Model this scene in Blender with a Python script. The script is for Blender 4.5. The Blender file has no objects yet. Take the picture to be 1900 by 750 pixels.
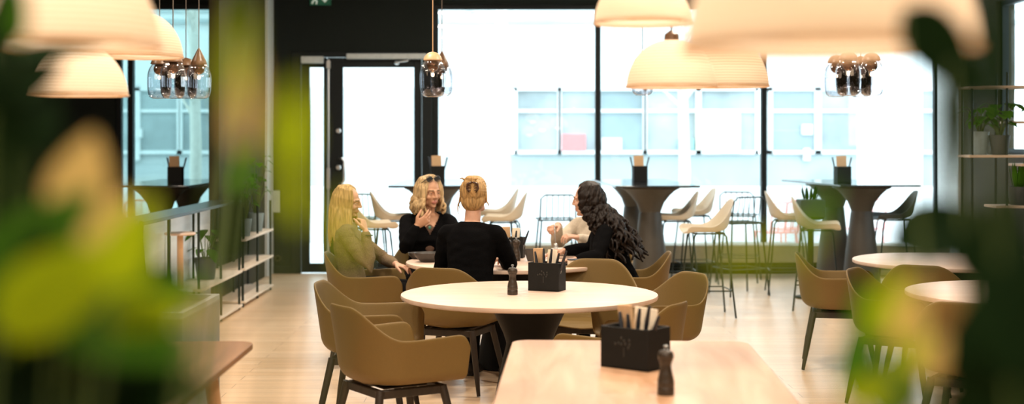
import bpy, bmesh, math, random
from mathutils import Vector, Matrix, Euler, noise
sc = bpy.context.scene
COL = sc.collection
PI = math.pi
R = math.radians
random.seed(4)

# ------------------------------------------------------------------ camera, light, exposure
FPX, HCAM, HOR = 2639.0, 1.60, 258.0          # focal length in px (50 mm), eye height, horizon row
cam = bpy.data.cameras.new('camera')
cam.lens = 50.0; cam.sensor_width = 36.0
cam.shift_y = -(375 - HOR) / 1900.0
cam.clip_start = 0.05; cam.clip_end = 300
cam.dof.use_dof = True; cam.dof.focus_distance = 8.4; cam.dof.aperture_fstop = 1.7
co = bpy.data.objects.new('camera', cam); COL.objects.link(co)
co.location = (0, 0, HCAM); co.rotation_euler = (R(90), 0, 0)
sc.camera = co
vs = sc.view_settings
vs.view_transform = 'Standard'; vs.look = 'None'; vs.gamma = 1.0; vs.use_curve_mapping = False
vs.exposure = 0.0
w = bpy.data.worlds.new('overcast_sky'); sc.world = w; w.use_nodes = True
bgn = w.node_tree.nodes['Background']
bgn.inputs[0].default_value = (0.80, 0.95, 1.0, 1); bgn.inputs[1].default_value = 5.4
try:
    sc.cycles.use_denoising = True
    sc.cycles.sample_clamp_indirect = 6.0
except Exception:
    pass

FILL_W = 60.0
FILL_C = (1.0, 0.85, 0.68)

# ------------------------------------------------------------------ projection helpers (metres from photo rows at a known depth)
def X(px, Y): return (px - 950.0) * Y / FPX
def Zp(py, Y): return HCAM - (py - HOR) * Y / FPX

# ------------------------------------------------------------------ materials
MATS = {}
def mat(name, col, rough=0.6, metal=0.0, spec=0.5, var=0.08, scale=30.0, bump=0.0, trans=0.0, emit=None, estr=0.0, stretch=(1,1,1)):
    if name in MATS: return MATS[name]
    m = bpy.data.materials.new(name); m.use_nodes = True
    nt = m.node_tree; N = nt.nodes; L = nt.links
    b = N['Principled BSDF']
    b.inputs['Roughness'].default_value = rough
    b.inputs['Metallic'].default_value = metal
    b.inputs['Specular IOR Level'].default_value = spec
    tc = N.new('ShaderNodeTexCoord'); mp = N.new('ShaderNodeMapping')
    mp.inputs['Scale'].default_value = stretch
    L.new(tc.outputs['Object'], mp.inputs['Vector'])
    nz = N.new('ShaderNodeTexNoise'); nz.inputs['Scale'].default_value = scale; nz.inputs['Detail'].default_value = 4
    L.new(mp.outputs['Vector'], nz.inputs['Vector'])
    cr = N.new('ShaderNodeValToRGB')
    cr.color_ramp.elements[0].position = 0.3; cr.color_ramp.elements[1].position = 0.7
    cr.color_ramp.elements[0].color = tuple(max(0, c * (1 - var)) for c in col) + (1,)
    cr.color_ramp.elements[1].color = tuple(min(1, c * (1 + var)) for c in col) + (1,)
    L.new(nz.outputs['Fac'], cr.inputs['Fac'])
    L.new(cr.outputs['Color'], b.inputs['Base Color'])
    if bump > 0:
        bp = N.new('ShaderNodeBump'); bp.inputs['Strength'].default_value = bump; bp.inputs['Distance'].default_value = 0.01
        L.new(nz.outputs['Fac'], bp.inputs['Height']); L.new(bp.outputs['Normal'], b.inputs['Normal'])
    if emit:
        b.inputs['Emission Color'].default_value = tuple(emit) + (1,); b.inputs['Emission Strength'].default_value = estr
    if trans > 0:
        tr = N.new('ShaderNodeBsdfTranslucent'); mx = N.new('ShaderNodeMixShader'); mx.inputs[0].default_value = trans
        L.new(cr.outputs['Color'], tr.inputs['Color'])
        L.new(b.outputs[0], mx.inputs[1]); L.new(tr.outputs[0], mx.inputs[2])
        L.new(mx.outputs[0], N['Material Output'].inputs['Surface'])
    MATS[name] = m
    return m

def wood(name, c1, c2, rough=0.4, axis='Y', scale=9.0):
    if name in MATS: return MATS[name]
    m = bpy.data.materials.new(name); m.use_nodes = True
    N = m.node_tree.nodes; L = m.node_tree.links; b = N['Principled BSDF']
    b.inputs['Roughness'].default_value = rough
    tc = N.new('ShaderNodeTexCoord'); mp = N.new('ShaderNodeMapping')
    mp.inputs['Scale'].default_value = {'X': (0.12, 1, 1), 'Y': (1, 0.12, 1), 'Z': (1, 1, 0.12)}[axis]
    L.new(tc.outputs['Object'], mp.inputs['Vector'])
    nz = N.new('ShaderNodeTexNoise'); nz.inputs['Scale'].default_value = scale; nz.inputs['Detail'].default_value = 6; nz.inputs['Distortion'].default_value = 0.6
    L.new(mp.outputs['Vector'], nz.inputs['Vector'])
    cr = N.new('ShaderNodeValToRGB'); cr.color_ramp.elements[0].position = 0.32; cr.color_ramp.elements[1].position = 0.68
    cr.color_ramp.elements[0].color = c1 + (1,); cr.color_ramp.elements[1].color = c2 + (1,)
    L.new(nz.outputs['Fac'], cr.inputs['Fac']); L.new(cr.outputs['Color'], b.inputs['Base Color'])
    MATS[name] = m
    return m

def glass_mat(name, tint=(1, 1, 1), refl=0.06, edge=False, rough=0.01):
    m = bpy.data.materials.new(name); m.use_nodes = True
    N = m.node_tree.nodes; L = m.node_tree.links
    N.remove(N['Principled BSDF'])
    t = N.new('ShaderNodeBsdfTransparent'); t.inputs[0].default_value = tint + (1,)
    g = N.new('ShaderNodeBsdfGlossy'); g.inputs['Roughness'].default_value = rough
    mx = N.new('ShaderNodeMixShader'); mx.inputs[0].default_value = refl
    if edge:
        lw = N.new('ShaderNodeLayerWeight'); pw = N.new('ShaderNodeMath'); pw.operation = 'POWER'; pw.inputs[1].default_value = 3.0
        ml = N.new('ShaderNodeMath'); ml.operation = 'MULTIPLY_ADD'; ml.inputs[1].default_value = 0.85; ml.inputs[2].default_value = 0.05
        L.new(lw.outputs['Facing'], pw.inputs[0]); L.new(pw.outputs[0], ml.inputs[0]); L.new(ml.outputs[0], mx.inputs[0])
    L.new(t.outputs[0], mx.inputs[1]); L.new(g.outputs[0], mx.inputs[2])
    L.new(mx.outputs[0], N['Material Output'].inputs['Surface'])
    MATS[name] = m
    return m

def floor_mat():
    m = bpy.data.materials.new('oak_floor'); m.use_nodes = True
    N = m.node_tree.nodes; L = m.node_tree.links; b = N['Principled BSDF']
    tc = N.new('ShaderNodeTexCoord')
    br = N.new('ShaderNodeTexBrick'); br.inputs['Scale'].default_value = 1.0
    br.inputs['Brick Width'].default_value = 1.8; br.inputs['Row Height'].default_value = 0.16
    br.inputs['Mortar Size'].default_value = 0.002; br.inputs['Bias'].default_value = 0.0
    br.inputs['Color1'].default_value = (0.88, 0.66, 0.45, 1); br.inputs['Color2'].default_value = (0.80, 0.57, 0.36, 1)
    br.inputs['Mortar'].default_value = (0.34, 0.22, 0.13, 1)
    L.new(tc.outputs['Object'], br.inputs['Vector'])
    mp = N.new('ShaderNodeMapping'); mp.inputs['Scale'].default_value = (0.25, 3, 1)
    L.new(tc.outputs['Object'], mp.inputs['Vector'])
    nz = N.new('ShaderNodeTexNoise'); nz.inputs['Scale'].default_value = 4; nz.inputs['Detail'].default_value = 6
    L.new(mp.outputs['Vector'], nz.inputs['Vector'])
    mr = N.new('ShaderNodeMapRange'); mr.inputs['To Min'].default_value = 0.78; mr.inputs['To Max'].default_value = 1.18
    L.new(nz.outputs['Fac'], mr.inputs['Value'])
    mx = N.new('ShaderNodeVectorMath'); mx.operation = 'SCALE'
    L.new(br.outputs['Color'], mx.inputs[0]); L.new(mr.outputs[0], mx.inputs['Scale'])
    L.new(mx.outputs[0], b.inputs['Base Color'])
    b.inputs['Roughness'].default_value = 0.29; b.inputs['Specular IOR Level'].default_value = 0.7
    return m

def brick_mat(name, c1, c2, mortar, bw, rh):
    m = bpy.data.materials.new(name); m.use_nodes = True
    N = m.node_tree.nodes; L = m.node_tree.links; b = N['Principled BSDF']
    tc = N.new('ShaderNodeTexCoord'); mp = N.new('ShaderNodeMapping')
    mp.inputs['Rotation'].default_value = (R(90), 0, 0)
    br = N.new('ShaderNodeTexBrick'); br.inputs['Scale'].default_value = 1.0
    br.inputs['Brick Width'].default_value = bw; br.inputs['Row Height'].default_value = rh; br.inputs['Mortar Size'].default_value = 0.012
    br.inputs['Color1'].default_value = c1 + (1,); br.inputs['Color2'].default_value = c2 + (1,); br.inputs['Mortar'].default_value = mortar + (1,)
    L.new(tc.outputs['Object'], mp.inputs['Vector']); L.new(mp.outputs['Vector'], br.inputs['Vector'])
    L.new(br.outputs['Color'], b.inputs['Base Color']); b.inputs['Roughness'].default_value = 0.8
    return m

def shade_mat():
    """thin woven lamp fabric: horizontal cords, light shines through"""
    m = bpy.data.materials.new('woven_lamp_fabric'); m.use_nodes = True
    N = m.node_tree.nodes; L = m.node_tree.links; b = N['Principled BSDF']
    tc = N.new('ShaderNodeTexCoord')
    wv = N.new('ShaderNodeTexWave'); wv.wave_type = 'BANDS'; wv.bands_direction = 'Z'; wv.inputs['Scale'].default_value = 28; wv.inputs['Distortion'].default_value = 0.6
    L.new(tc.outputs['Object'], wv.inputs['Vector'])
    cr = N.new('ShaderNodeValToRGB')
    cr.color_ramp.elements[0].color = (0.74, 0.63, 0.49, 1); cr.color_ramp.elements[1].color = (0.95, 0.88, 0.78, 1)
    L.new(wv.outputs['Fac'], cr.inputs['Fac']); L.new(cr.outputs['Color'], b.inputs['Base Color'])
    b.inputs['Roughness'].default_value = 0.9
    tr = N.new('ShaderNodeBsdfTranslucent'); mx = N.new('ShaderNodeMixShader'); mx.inputs[0].default_value = 0.5
    L.new(cr.outputs['Color'], tr.inputs['Color'])
    L.new(b.outputs[0], mx.inputs[1]); L.new(tr.outputs[0], mx.inputs[2]); L.new(mx.outputs[0], N['Material Output'].inputs['Surface'])
    return m

M_floor = floor_mat()
M_dark = mat('charcoal_wall_paint', (0.011, 0.015, 0.013), 0.8, spec=0.15, bump=0.05)
M_brown = mat('brown_wall_paint', (0.035, 0.030, 0.016), 0.8, spec=0.15)
M_ceil = mat('ceiling_paint', (0.42, 0.40, 0.37), 0.9)
M_grey = mat('pale_grey_paint', (0.50, 0.54, 0.54), 0.7)
M_white = mat('white_plaster', (0.86, 0.88, 0.88), 0.8, var=0.02)
M_frame = mat('black_window_frame', (0.008, 0.011, 0.012), 0.5, spec=0.2)
M_glass = glass_mat('window_glass', (0.97, 0.99, 1.0), 0.05)
M_tglass = glass_mat('dimmed_alcove_glass', (0.55, 0.66, 0.66), 0.06)  # tint dims the view, standing in for a fainter reflection
M_lglass = glass_mat('lamp_glass', (0.93, 0.93, 0.95), 0.06, edge=True, rough=0.03)
M_tan = mat('tan_shell', (0.160, 0.100, 0.028), 0.55, spec=0.3, var=0.06, scale=220)
M_shellw = mat('pale_shell', (0.62, 0.56, 0.45), 0.5, var=0.05, scale=200)
M_shelld = mat('charcoal_shell', (0.055, 0.06, 0.06), 0.5, var=0.05, scale=200)
M_leg = wood('dark_stained_wood', (0.014, 0.009, 0.005), (0.030, 0.018, 0.010), 0.55, 'Z', 30)
M_top = wood('pale_ash_top', (0.64, 0.47, 0.37), (0.74, 0.57, 0.46), 0.42, 'X', 12)
M_oak = wood('warm_oak_top', (0.44, 0.24, 0.125), (0.62, 0.39, 0.25), 0.40, 'Y', 10)
M_oakleg = wood('warm_oak_leg', (0.42, 0.23, 0.11), (0.55, 0.33, 0.17), 0.45, 'Z', 20)
M_black = mat('black_powder_coat', (0.006, 0.006, 0.006), 0.55, spec=0.15)
M_ped = mat('charcoal_pedestal', (0.050, 0.043, 0.032), 0.55, var=0.05)
M_bartop = mat('black_laminate', (0.016, 0.020, 0.024), 0.09, spec=0.6)
M_wire = mat('dark_steel_wire', (0.02, 0.03, 0.03), 0.35, 0.6)
M_chrome = mat('brushed_steel', (0.62, 0.63, 0.63), 0.3, 0.9, var=0.03)
M_box = mat('black_card_box', (0.010, 0.010, 0.009), 0.6, spec=0.2)
M_emb = mat('faded_emblem', (0.024, 0.021, 0.016), 0.7)
M_kraft = mat('kraft_paper', (0.62, 0.40, 0.22), 0.8, var=0.06, scale=60)
M_paper = mat('cream_paper', (0.85, 0.74, 0.58), 0.8)
M_pen = mat('dark_handle', (0.012, 0.014, 0.02), 0.4)
M_mill = wood('dark_mill_wood', (0.025, 0.018, 0.012), (0.05, 0.036, 0.024), 0.35, 'Z', 40)
M_shelf = wood('pale_shelf_wood', (0.74, 0.63, 0.50), (0.84, 0.74, 0.62), 0.5, 'Y', 8)
M_pot = mat('dark_grey_pot', (0.045, 0.055, 0.058), 0.6)
M_potg = mat('blue_grey_pot', (0.20, 0.27, 0.29), 0.55)
M_soil = mat('soil', (0.02, 0.014, 0.008), 0.95, bump=0.6)
M_leafd = mat('deep_green_shaded_leaf', (0.006, 0.020, 0.004), 0.7, spec=0.08, trans=0.06, var=0.25, scale=9)  # on the near plants, leaf shade is put into this darker green
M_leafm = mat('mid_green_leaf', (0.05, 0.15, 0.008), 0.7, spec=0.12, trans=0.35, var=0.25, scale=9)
M_leafy = mat('lit_lime_leaf', (0.31, 0.41, 0.005), 0.7, spec=0.12, trans=0.55, var=0.18, scale=9)  # lamplight on the near leaves is put into this brighter green
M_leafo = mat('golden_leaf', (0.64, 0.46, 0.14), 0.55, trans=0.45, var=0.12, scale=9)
M_stem = mat('green_stem', (0.09, 0.14, 0.03), 0.6)
M_bark = mat('pale_bark', (0.62, 0.60, 0.55), 0.9, bump=0.4)
M_shade = shade_mat()
M_bulb = mat('warm_bulb', (1, 0.85, 0.6), 0.5, emit=(1.0, 0.72, 0.42), estr=5.0)
M_cord = mat('lamp_cord', (0.12, 0.10, 0.08), 0.7)
M_capw = wood('walnut_cap', (0.10, 0.05, 0.025), (0.20, 0.11, 0.055), 0.35, 'Z', 20)
M_capl = wood('beech_cap', (0.52, 0.31, 0.16), (0.62, 0.40, 0.22), 0.4, 'Z', 20)
M_copper = mat('dark_copper_ball', (0.22, 0.12, 0.065), 0.12, 0.8)
M_cer = mat('dark_ceramic', (0.055, 0.05, 0.045), 0.4)
M_cerw = mat('white_ceramic', (0.85, 0.84, 0.80), 0.3)
M_gcab = mat('grey_cabinet', (0.27, 0.265, 0.25), 0.6)
M_green = mat('sign_green', (0.005, 0.09, 0.045), 0.5, emit=(0.01, 0.2, 0.1), estr=0.08)
M_signw = mat('sign_white', (0.8, 0.85, 0.8), 0.5, emit=(0.8, 1.0, 0.9), estr=0.15)

# ------------------------------------------------------------------ mesh builder
class MB:
    def __init__(s): s.v = []; s.f = []
    def add(s, vs_, fs_):
        o = len(s.v); s.v += [tuple(p) for p in vs_]; s.f += [tuple(i + o for i in f) for f in fs_]; return s
    def box(s, c, d, rz=0.0, M=None):
        x, y, z = d[0] / 2, d[1] / 2, d[2] / 2
        A = Matrix.Translation(c) @ Matrix.Rotation(rz, 4, 'Z')
        if M is not None: A = M @ A
        p = [A @ Vector(q) for q in ((-x,-y,-z),(x,-y,-z),(x,y,-z),(-x,y,-z),(-x,-y,z),(x,-y,z),(x,y,z),(-x,y,z))]
        return s.add(p, [(0,3,2,1),(4,5,6,7),(0,1,5,4),(1,2,6,5),(2,3,7,6),(3,0,4,7)])
    def b2(s, x0, x1, y0, y1, z0, z1):
        return s.box(((x0+x1)/2, (y0+y1)/2, (z0+z1)/2), (x1-x0, y1-y0, z1-z0))
    def tube(s, pts, rad, n=10, caps=True, flat=1.0):
        pts = [Vector(p) for p in pts]
        if not hasattr(rad, '__len__'): rad = [rad] * len(pts)
        rad = list(rad)
        if caps:                                   # rounded ends
            d0 = (pts[0] - pts[1]).normalized(); d1 = (pts[-1] - pts[-2]).normalized()
            r0, r1 = rad[0], rad[-1]
            pre = [(pts[0] + d0 * r0 * math.sin(a), r0 * math.cos(a)) for a in (R(86), R(58), R(30))]
            post = [(pts[-1] + d1 * r1 * math.sin(a), r1 * math.cos(a)) for a in (R(30), R(58), R(86))]
            pts = [p for p, _ in pre] + pts + [p for p, _ in post]; rad = [r for _, r in pre] + rad + [r for _, r in post]
        T = []
        for i in range(len(pts)):
            a = pts[max(0, i-1)]; b = pts[min(len(pts)-1, i+1)]
            t = (b - a); T.append(t.normalized() if t.length > 1e-9 else Vector((0,0,1)))
        u = T[0].orthogonal().normalized(); rings = []
        vs_ = []; fs_ = []
        for i, p in enumerate(pts):
            u = (u - T[i] * u.dot(T[i]))
            u = u.normalized() if u.length > 1e-6 else T[i].orthogonal().normalized()
            w_ = T[i].cross(u)
            for k in range(n):
                a = 2 * PI * k / n
                vs_.append(p + u * math.cos(a) * rad[i] + w_ * math.sin(a) * rad[i] * flat)
        for i in range(len(pts) - 1):
            for k in range(n):
                k2 = (k + 1) % n
                fs_.append((i*n+k, i*n+k2, (i+1)*n+k2, (i+1)*n+k))
        fs_.append(tuple(range(n - 1, -1, -1))); fs_.append(tuple((len(pts)-1)*n + k for k in range(n)))
        return s.add(vs_, fs_)
    def lathe(s, prof, n=32, c=(0,0,0), M=None):
        vs_ = []; fs_ = []; m = len(prof); c = Vector(c)
        for (r, z) in prof:
            for k in range(n):
                a = 2 * PI * k / n
                p = c + Vector((r*math.cos(a), r*math.sin(a), z)); vs_.append(M @ p if M is not None else p)
        for i in range(m - 1):
            for k in range(n):
                k2 = (k+1) % n; fs_.append((i*n+k, i*n+k2, (i+1)*n+k2, (i+1)*n+k))
        if prof[0][0] > 1e-4: fs_.append(tuple(range(n-1, -1, -1)))
        if prof[-1][0] > 1e-4: fs_.append(tuple((m-1)*n + k for k in range(n)))
        return s.add(vs_, fs_)
    def ell(s, c, r, M=None, nu=20, nv=12):
        vs_ = []; fs_ = []; c = Vector(c)
        if not hasattr(r, '__len__'): r = (r, r, r)
        for j in range(nv + 1):
            ph = PI * (j + 0.02) / (nv + 0.04) - PI / 2
            for i in range(nu):
                th = 2 * PI * i / nu
                p = c + Vector((r[0]*math.cos(ph)*math.cos(th), r[1]*math.cos(ph)*math.sin(th), r[2]*math.sin(ph)))
                vs_.append(M @ p if M is not None else p)
        for j in range(nv):
            for i in range(nu):
                i2 = (i+1) % nu; fs_.append((j*nu+i, j*nu+i2, (j+1)*nu+i2, (j+1)*nu+i))
        fs_.append(tuple(range(nu-1, -1, -1))); fs_.append(tuple(nv*nu+k for k in range(nu)))
        return s.add(vs_, fs_)
    def prism(s, outline, z0, z1, M=None):          # outline: list of (x,y), counter-clockwise
        n = len(outline)
        vs_ = [Vector((x, y, z0)) for x, y in outline] + [Vector((x, y, z1)) for x, y in outline]
        if M is not None: vs_ = [M @ p for p in vs_]
        fs_ = [tuple(range(n-1, -1, -1)), tuple(range(n, 2*n))] + [(i, (i+1) % n, n+(i+1) % n, n+i) for i in range(n)]
        return s.add(vs_, fs_)
    def mesh(s, name, smooth=35):
        me = bpy.data.meshes.new(name); me.from_pydata(s.v, [], s.f); me.validate(); me.update()
        if smooth:
            me.polygons.foreach_set('use_smooth', [True] * len(me.polygons))
            if smooth < 180: me.set_sharp_from_angle(angle=R(smooth))
        return me

def link(name, me, m=None, parent=None, loc=(0,0,0), rz=0.0):
    o = bpy.data.objects.new(name, me); COL.objects.link(o)
    if m is not None:
        me.materials.clear(); me.materials.append(m)
    o.parent = parent; o.location = loc; o.rotation_euler = (0, 0, rz)
    return o
def obj(name, mb, m, parent=None, smooth=35, bevel=0.0, loc=(0,0,0), rz=0.0, seg=2):
    me = mb.mesh(name, smooth)
    o = link(name, me, m, parent, loc, rz)
    if bevel > 0: bake(o, [('BEVEL', dict(width=bevel, segments=seg, limit_method='ANGLE', angle_limit=R(40)))])
    return o
def bake(o, mods):
    for t, kw in mods:
        md = o.modifiers.new(t, t)
        for k, v in kw.items(): setattr(md, k, v)
    dg = bpy.context.evaluated_depsgraph_get(); dg.update()
    me = bpy.data.meshes.new_from_object(o.evaluated_get(dg))
    o.modifiers.clear(); old = o.data; o.data = me; me.name = old.name
    bpy.data.meshes.remove(old)
    return o
def fuse(mb, voxel, it=3, fac=0.5):
    """several closed shapes grown into one continuous skin"""
    o = bpy.data.objects.new('skin', mb.mesh('skin', 180)); COL.objects.link(o)
    bake(o, [('REMESH', dict(mode='VOXEL', voxel_size=voxel, use_smooth_shade=True)), ('SMOOTH', dict(factor=fac, iterations=it))])
    me = o.data; bpy.data.objects.remove(o)
    return me

def tag(o, label, cat, group=None):
    o['label'] = label; o['category'] = cat
    if group: o['group'] = group
    return o
def thing(name, label, cat, loc=(0,0,0), rz=0.0, group=None):
    o = bpy.data.objects.new(name, None); COL.objects.link(o)
    o.location = loc; o.rotation_euler = (0, 0, rz); o.empty_display_size = 0.1
    return tag(o, label, cat, group)
def struct(o):
    o['kind'] = 'structure'; return o
def kids(o): return [c for c in bpy.data.objects if c.parent == o]
def dup(root, loc, rz=None, label=None, group=None):
    def cp(o, p):
        c = o.copy(); COL.objects.link(c); c.parent = p
        for k in kids(o): cp(k, c)
        return c
    r = cp(root, None); r.location = loc
    if rz is not None: r.rotation_euler = (0, 0, rz)
    if label: r['label'] = label
    if group: r['group'] = group
    return r
def head_rot(deg): return R(deg - 90)      # heading (world angle of the front) to z rotation; local front is +y

# ------------------------------------------------------------------ room shell
YB, XL, XR, ZC = 16.9, -6.0, 5.1, 3.6
struct(obj('floor', MB().b2(XL-0.2, XR+0.2, -3.2, YB+0.05, -0.10, 0.0), M_floor, smooth=0))
struct(obj('ceiling', MB().b2(XL-0.2, XR+0.2, -3.2, YB+0.25, ZC, ZC+0.15), M_ceil, smooth=0))
bw = MB()
T = 0.22
DX0, DX1, DZ = X(541, YB), X(801, YB), Zp(96, YB)        # door opening
WX0, WX1, WZ0, WZ1 = X(804, YB), X(1746, YB), 0.10, Zp(8, YB)
LX0, LX1 = X(214, YB), X(412, YB)
bw.b2(XL-0.2, LX0, YB, YB+T, 0, ZC); bw.b2(LX0, LX1, YB, YB+T, WZ1, ZC)
bw.b2(LX1, DX0, YB, YB+T, 0, ZC); bw.b2(DX0, DX1, YB, YB+T, DZ, ZC); bw.b2(DX1, WX0, YB, YB+T, 0, ZC)
bw.b2(WX0, WX1, YB, YB+T, WZ1, ZC); bw.b2(WX1, XR+0.2, YB, YB+T, 0, ZC)
bw.b2(WX0, WX1, YB, YB+T, 0, WZ0)
struct(obj('wall_back', bw, M_dark, smooth=0))
struct(obj('wall_left', MB().b2(XL-0.2, XL, -3.2, YB, 0, ZC), M_brown, smooth=0))
rw = MB()                                                 # right wall with one window opening
RY0, RY1, RZ0, RZ1 = 11.6, 15.0, 1.45, 3.05
rw.b2(XR, XR+0.2, -3.2, RY0, 0, ZC); rw.b2(XR, XR+0.2, RY1, YB, 0, ZC)
rw.b2(XR, XR+0.2, RY0, RY1, 0, RZ0); rw.b2(XR, XR+0.2, RY0, RY1, RZ1, ZC)
struct(obj('wall_right', rw, M_brown, smooth=0))
struct(obj('daylit_strip_3', MB().b2(XR-0.04, XR, YB-0.75, YB-0.001, 0, ZC), M_grey, smooth=0))  # pale strip paints the window light on the wall's far end
struct(obj('wall_rear', MB().b2(XL-0.2, XR+0.2, -3.4, -3.2, 0, ZC), M_brown, smooth=0))
PX = X(503, YB)                                           # partition between the alcove and the door
struct(obj('wall_partition', MB().b2(PX-0.10, PX, 13.9, YB, 0, ZC), M_brown, smooth=0))
struct(obj('daylit_strip_1', MB().b2(PX-0.005, PX+0.03, YB-0.42, YB-0.001, 0, ZC), M_grey, smooth=0))  # daylight on the partition's end, put into a paler strip
struct(obj('wall_pillar', MB().b2(X(1612,20.5), X(1712,20.5), 20.5, 21.2, -0.12, 6.5), M_white, bevel=0.01))
struct(obj('baseboard_back', MB().b2(PX, DX0, YB-0.015, YB, 0, 0.09), M_frame, smooth=0))

def window(name, x0, x1, z0, z1, y, mull, d=0.09, fw=0.055, gm=None):
    r = bpy.data.objects.new(name, None); COL.objects.link(r); struct(r)
    f = MB()
    f.b2(x0, x1, y, y+d, z1-fw, z1); f.b2(x0, x1, y, y+d, z0, z0+fw)
    f.b2(x0, x0+fw, y, y+d, z0+fw, z1-fw); f.b2(x1-fw, x1, y, y+d, z0+fw, z1-fw)
    obj('window_frame', f, M_frame, r, smooth=0)
    xs = [x0] + mull + [x1]
    for mx in mull: obj('mullion', MB().b2(mx-0.032, mx+0.032, y-0.02, y+d, z0+fw, z1-fw), M_frame, r, bevel=0.004)
    for a, b in zip(xs[:-1], xs[1:]):
        obj('pane', MB().b2(a+0.03, b-0.03, y+0.04, y+0.05, z0+0.03, z1-0.03), gm or M_glass, r, smooth=0)
    return r
window('window_1', WX0, WX1, WZ0, WZ1, YB+0.05, [X(1110, YB), X(1419, YB)])
window('window_2', LX0, LX1, 0.10, WZ1, YB+0.05, [X(240, YB)], gm=M_tglass)
r3 = bpy.data.objects.new('window_3', None); COL.objects.link(r3); struct(r3)
f = MB(); f.b2(XR+0.05, XR+0.12, RY0, RY1, RZ1-0.05, RZ1); f.b2(XR+0.05, XR+0.12, RY0, RY1, RZ0, RZ0+0.05)
f.b2(XR+0.05, XR+0.12, RY0, RY0+0.05, RZ0, RZ1); f.b2(XR+0.05, XR+0.12, RY1-0.05, RY1, RZ0, RZ1)
obj('window_frame', f, M_frame, r3, smooth=0)
obj('pane', MB().b2(XR+0.08, XR+0.09, RY0+0.03, RY1-0.03, RZ0+0.03, RZ1-0.03), M_glass, r3, smooth=0)
# low bench-like sill under the big window
s_ = MB(); s_.b2(X(880, YB), WX1, 16.45, 16.88, 0.17, 0.37)
s_.b2(X(900, YB), X(930, YB), 16.5, 16.85, 0, 0.17); s_.b2(X(1600, YB), X(1640, YB), 16.5, 16.85, 0, 0.17)
struct(obj('trim_2', s_, mat('beige_sill_paint', (0.30, 0.27, 0.20), 0.6), bevel=0.01))

# door
dr = bpy.data.objects.new('door_1', None); COL.objects.link(dr); struct(dr)
yd = YB - 0.02
df = MB()
df.b2(DX0, X(558, YB), yd, yd+0.14, 0, DZ); df.b2(X(783, YB), DX1, yd, yd+0.14, 0, DZ); df.b2(X(558, YB), X(783, YB), yd, yd+0.14, Zp(106, YB), DZ)
obj('door_frame', df, M_frame, dr, bevel=0.006)
def leaf(px0, px1, gx0, gx1, gy0, gy1):
    l = MB(); zb = 0.01; zt = Zp(107, YB); y0, y1 = yd+0.03, yd+0.09
    a, b, c, d = X(px0, YB), X(px1, YB), X(gx0, YB), X(gx1, YB); z0, z1 = Zp(gy1, YB), Zp(gy0, YB)
    l.b2(a, c, y0, y1, zb, zt); l.b2(d, b, y0, y1, zb, zt); l.b2(c, d, y0, y1, zb, z0); l.b2(c, d, y0, y1, z1, zt)
    o = obj('door_leaf', l, M_frame, dr, bevel=0.005)
    obj('pane', MB().b2(c-0.01, d+0.01, y0+0.025, y0+0.035, z0-0.01, z1+0.01), M_glass, o, smooth=0)
    return o
lf1 = leaf(559, 606, 574, 600, 125, 489)
lf2 = leaf(607, 782, 636, 768, 125, 478)
ed = Zp(107, YB)
obj('door_closer', MB().b2(X(560, YB), X(601, YB), yd-0.06, yd+0.02, Zp(118, YB), Zp(105, YB)), M_grey, lf1, bevel=0.008)
cl = MB(); cl.b2(X(644, YB), X(792, YB), yd-0.06, yd+0.02, Zp(110, YB), Zp(100, YB))
obj('door_closer', cl, M_grey, lf2, bevel=0.008)
ar = MB(); ar.tube([(X(736, YB), yd-0.05, Zp(116, YB)), (X(758, YB), yd-0.07, Zp(113, YB)), (X(760, YB), yd-0.02, Zp(110, YB))], 0.010); ar.ell((X(737, YB), yd-0.03, Zp(117, YB)), (0.03, 0.03, 0.025))
obj('closer_arm', ar, M_chrome, lf2)
rd = MB(); rd.tube([(X(610, YB), yd+0.0, 0.15), (X(610, YB), yd+0.0, Zp(112, YB))], 0.012, 10); rd.b2(X(607, YB), X(613, YB), yd-0.03, yd+0.03, Zp(350, YB), Zp(312, YB)); rd.b2(X(606.5, YB), X(613.5, YB), yd-0.03, yd+0.03, Zp(127, YB), Zp(113, YB))
obj('bolt_rod', rd, M_chrome, lf2, bevel=0.003)
hd = MB(); hx = X(640, YB)
hd.tube([(X(630, YB), yd+0.02, Zp(295, YB)), (X(636, YB), yd-0.05, Zp(294, YB)), (hx, yd-0.06, Zp(300, YB)), (hx, yd-0.06, Zp(334, YB)), (X(636, YB), yd-0.05, Zp(341, YB)), (X(630, YB), yd+0.02, Zp(342, YB))], 0.014, 10)
obj('door_handle', hd, M_chrome, lf2)
lk = MB()
for py in (243, 311): lk.lathe([(0.032, 0), (0.032, 0.02), (0.025, 0.03), (0.0, 0.03)], 20, M=Matrix.Translation((X(628, YB), yd+0.03, Zp(py, YB))) @ Matrix.Rotation(R(90), 4, 'X'))
obj('lock', lk, M_chrome, lf2)

# switch plate, socket, exit sign on the dark wall
sw = thing('light_switch', 'pale grey rectangular switch plate on the dark wall beside the glass door', 'light switch', (X(514, YB), YB, Zp(374, YB)))
obj('plate', MB().b2(-0.042, 0.042, -0.018, 0, -0.13, 0.13), mat('switch_plastic', (0.42, 0.46, 0.47), 0.4), sw, bevel=0.006)
obj('rocker', MB().b2(-0.025, 0.025, -0.026, -0.018, 0.02, 0.09), mat('switch_plastic', (0.42, 0.46, 0.47), 0.4), sw, bevel=0.004)
so = thing('wall_socket', 'small dark wall socket low on the dark wall beside the glass door', 'socket', (X(516, YB), YB, Zp(479, YB)))
obj('plate', MB().b2(-0.055, 0.055, -0.016, 0, -0.05, 0.05), M_frame, so, bevel=0.006)
so2 = MB(); so2.lathe([(0.034, 0), (0.034, 0.006), (0.026, 0.006), (0.024, -0.004), (0.0, -0.004)], 20, M=Matrix.Translation((0, -0.016, 0)) @ Matrix.Rotation(R(90), 4, 'X'))
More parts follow.
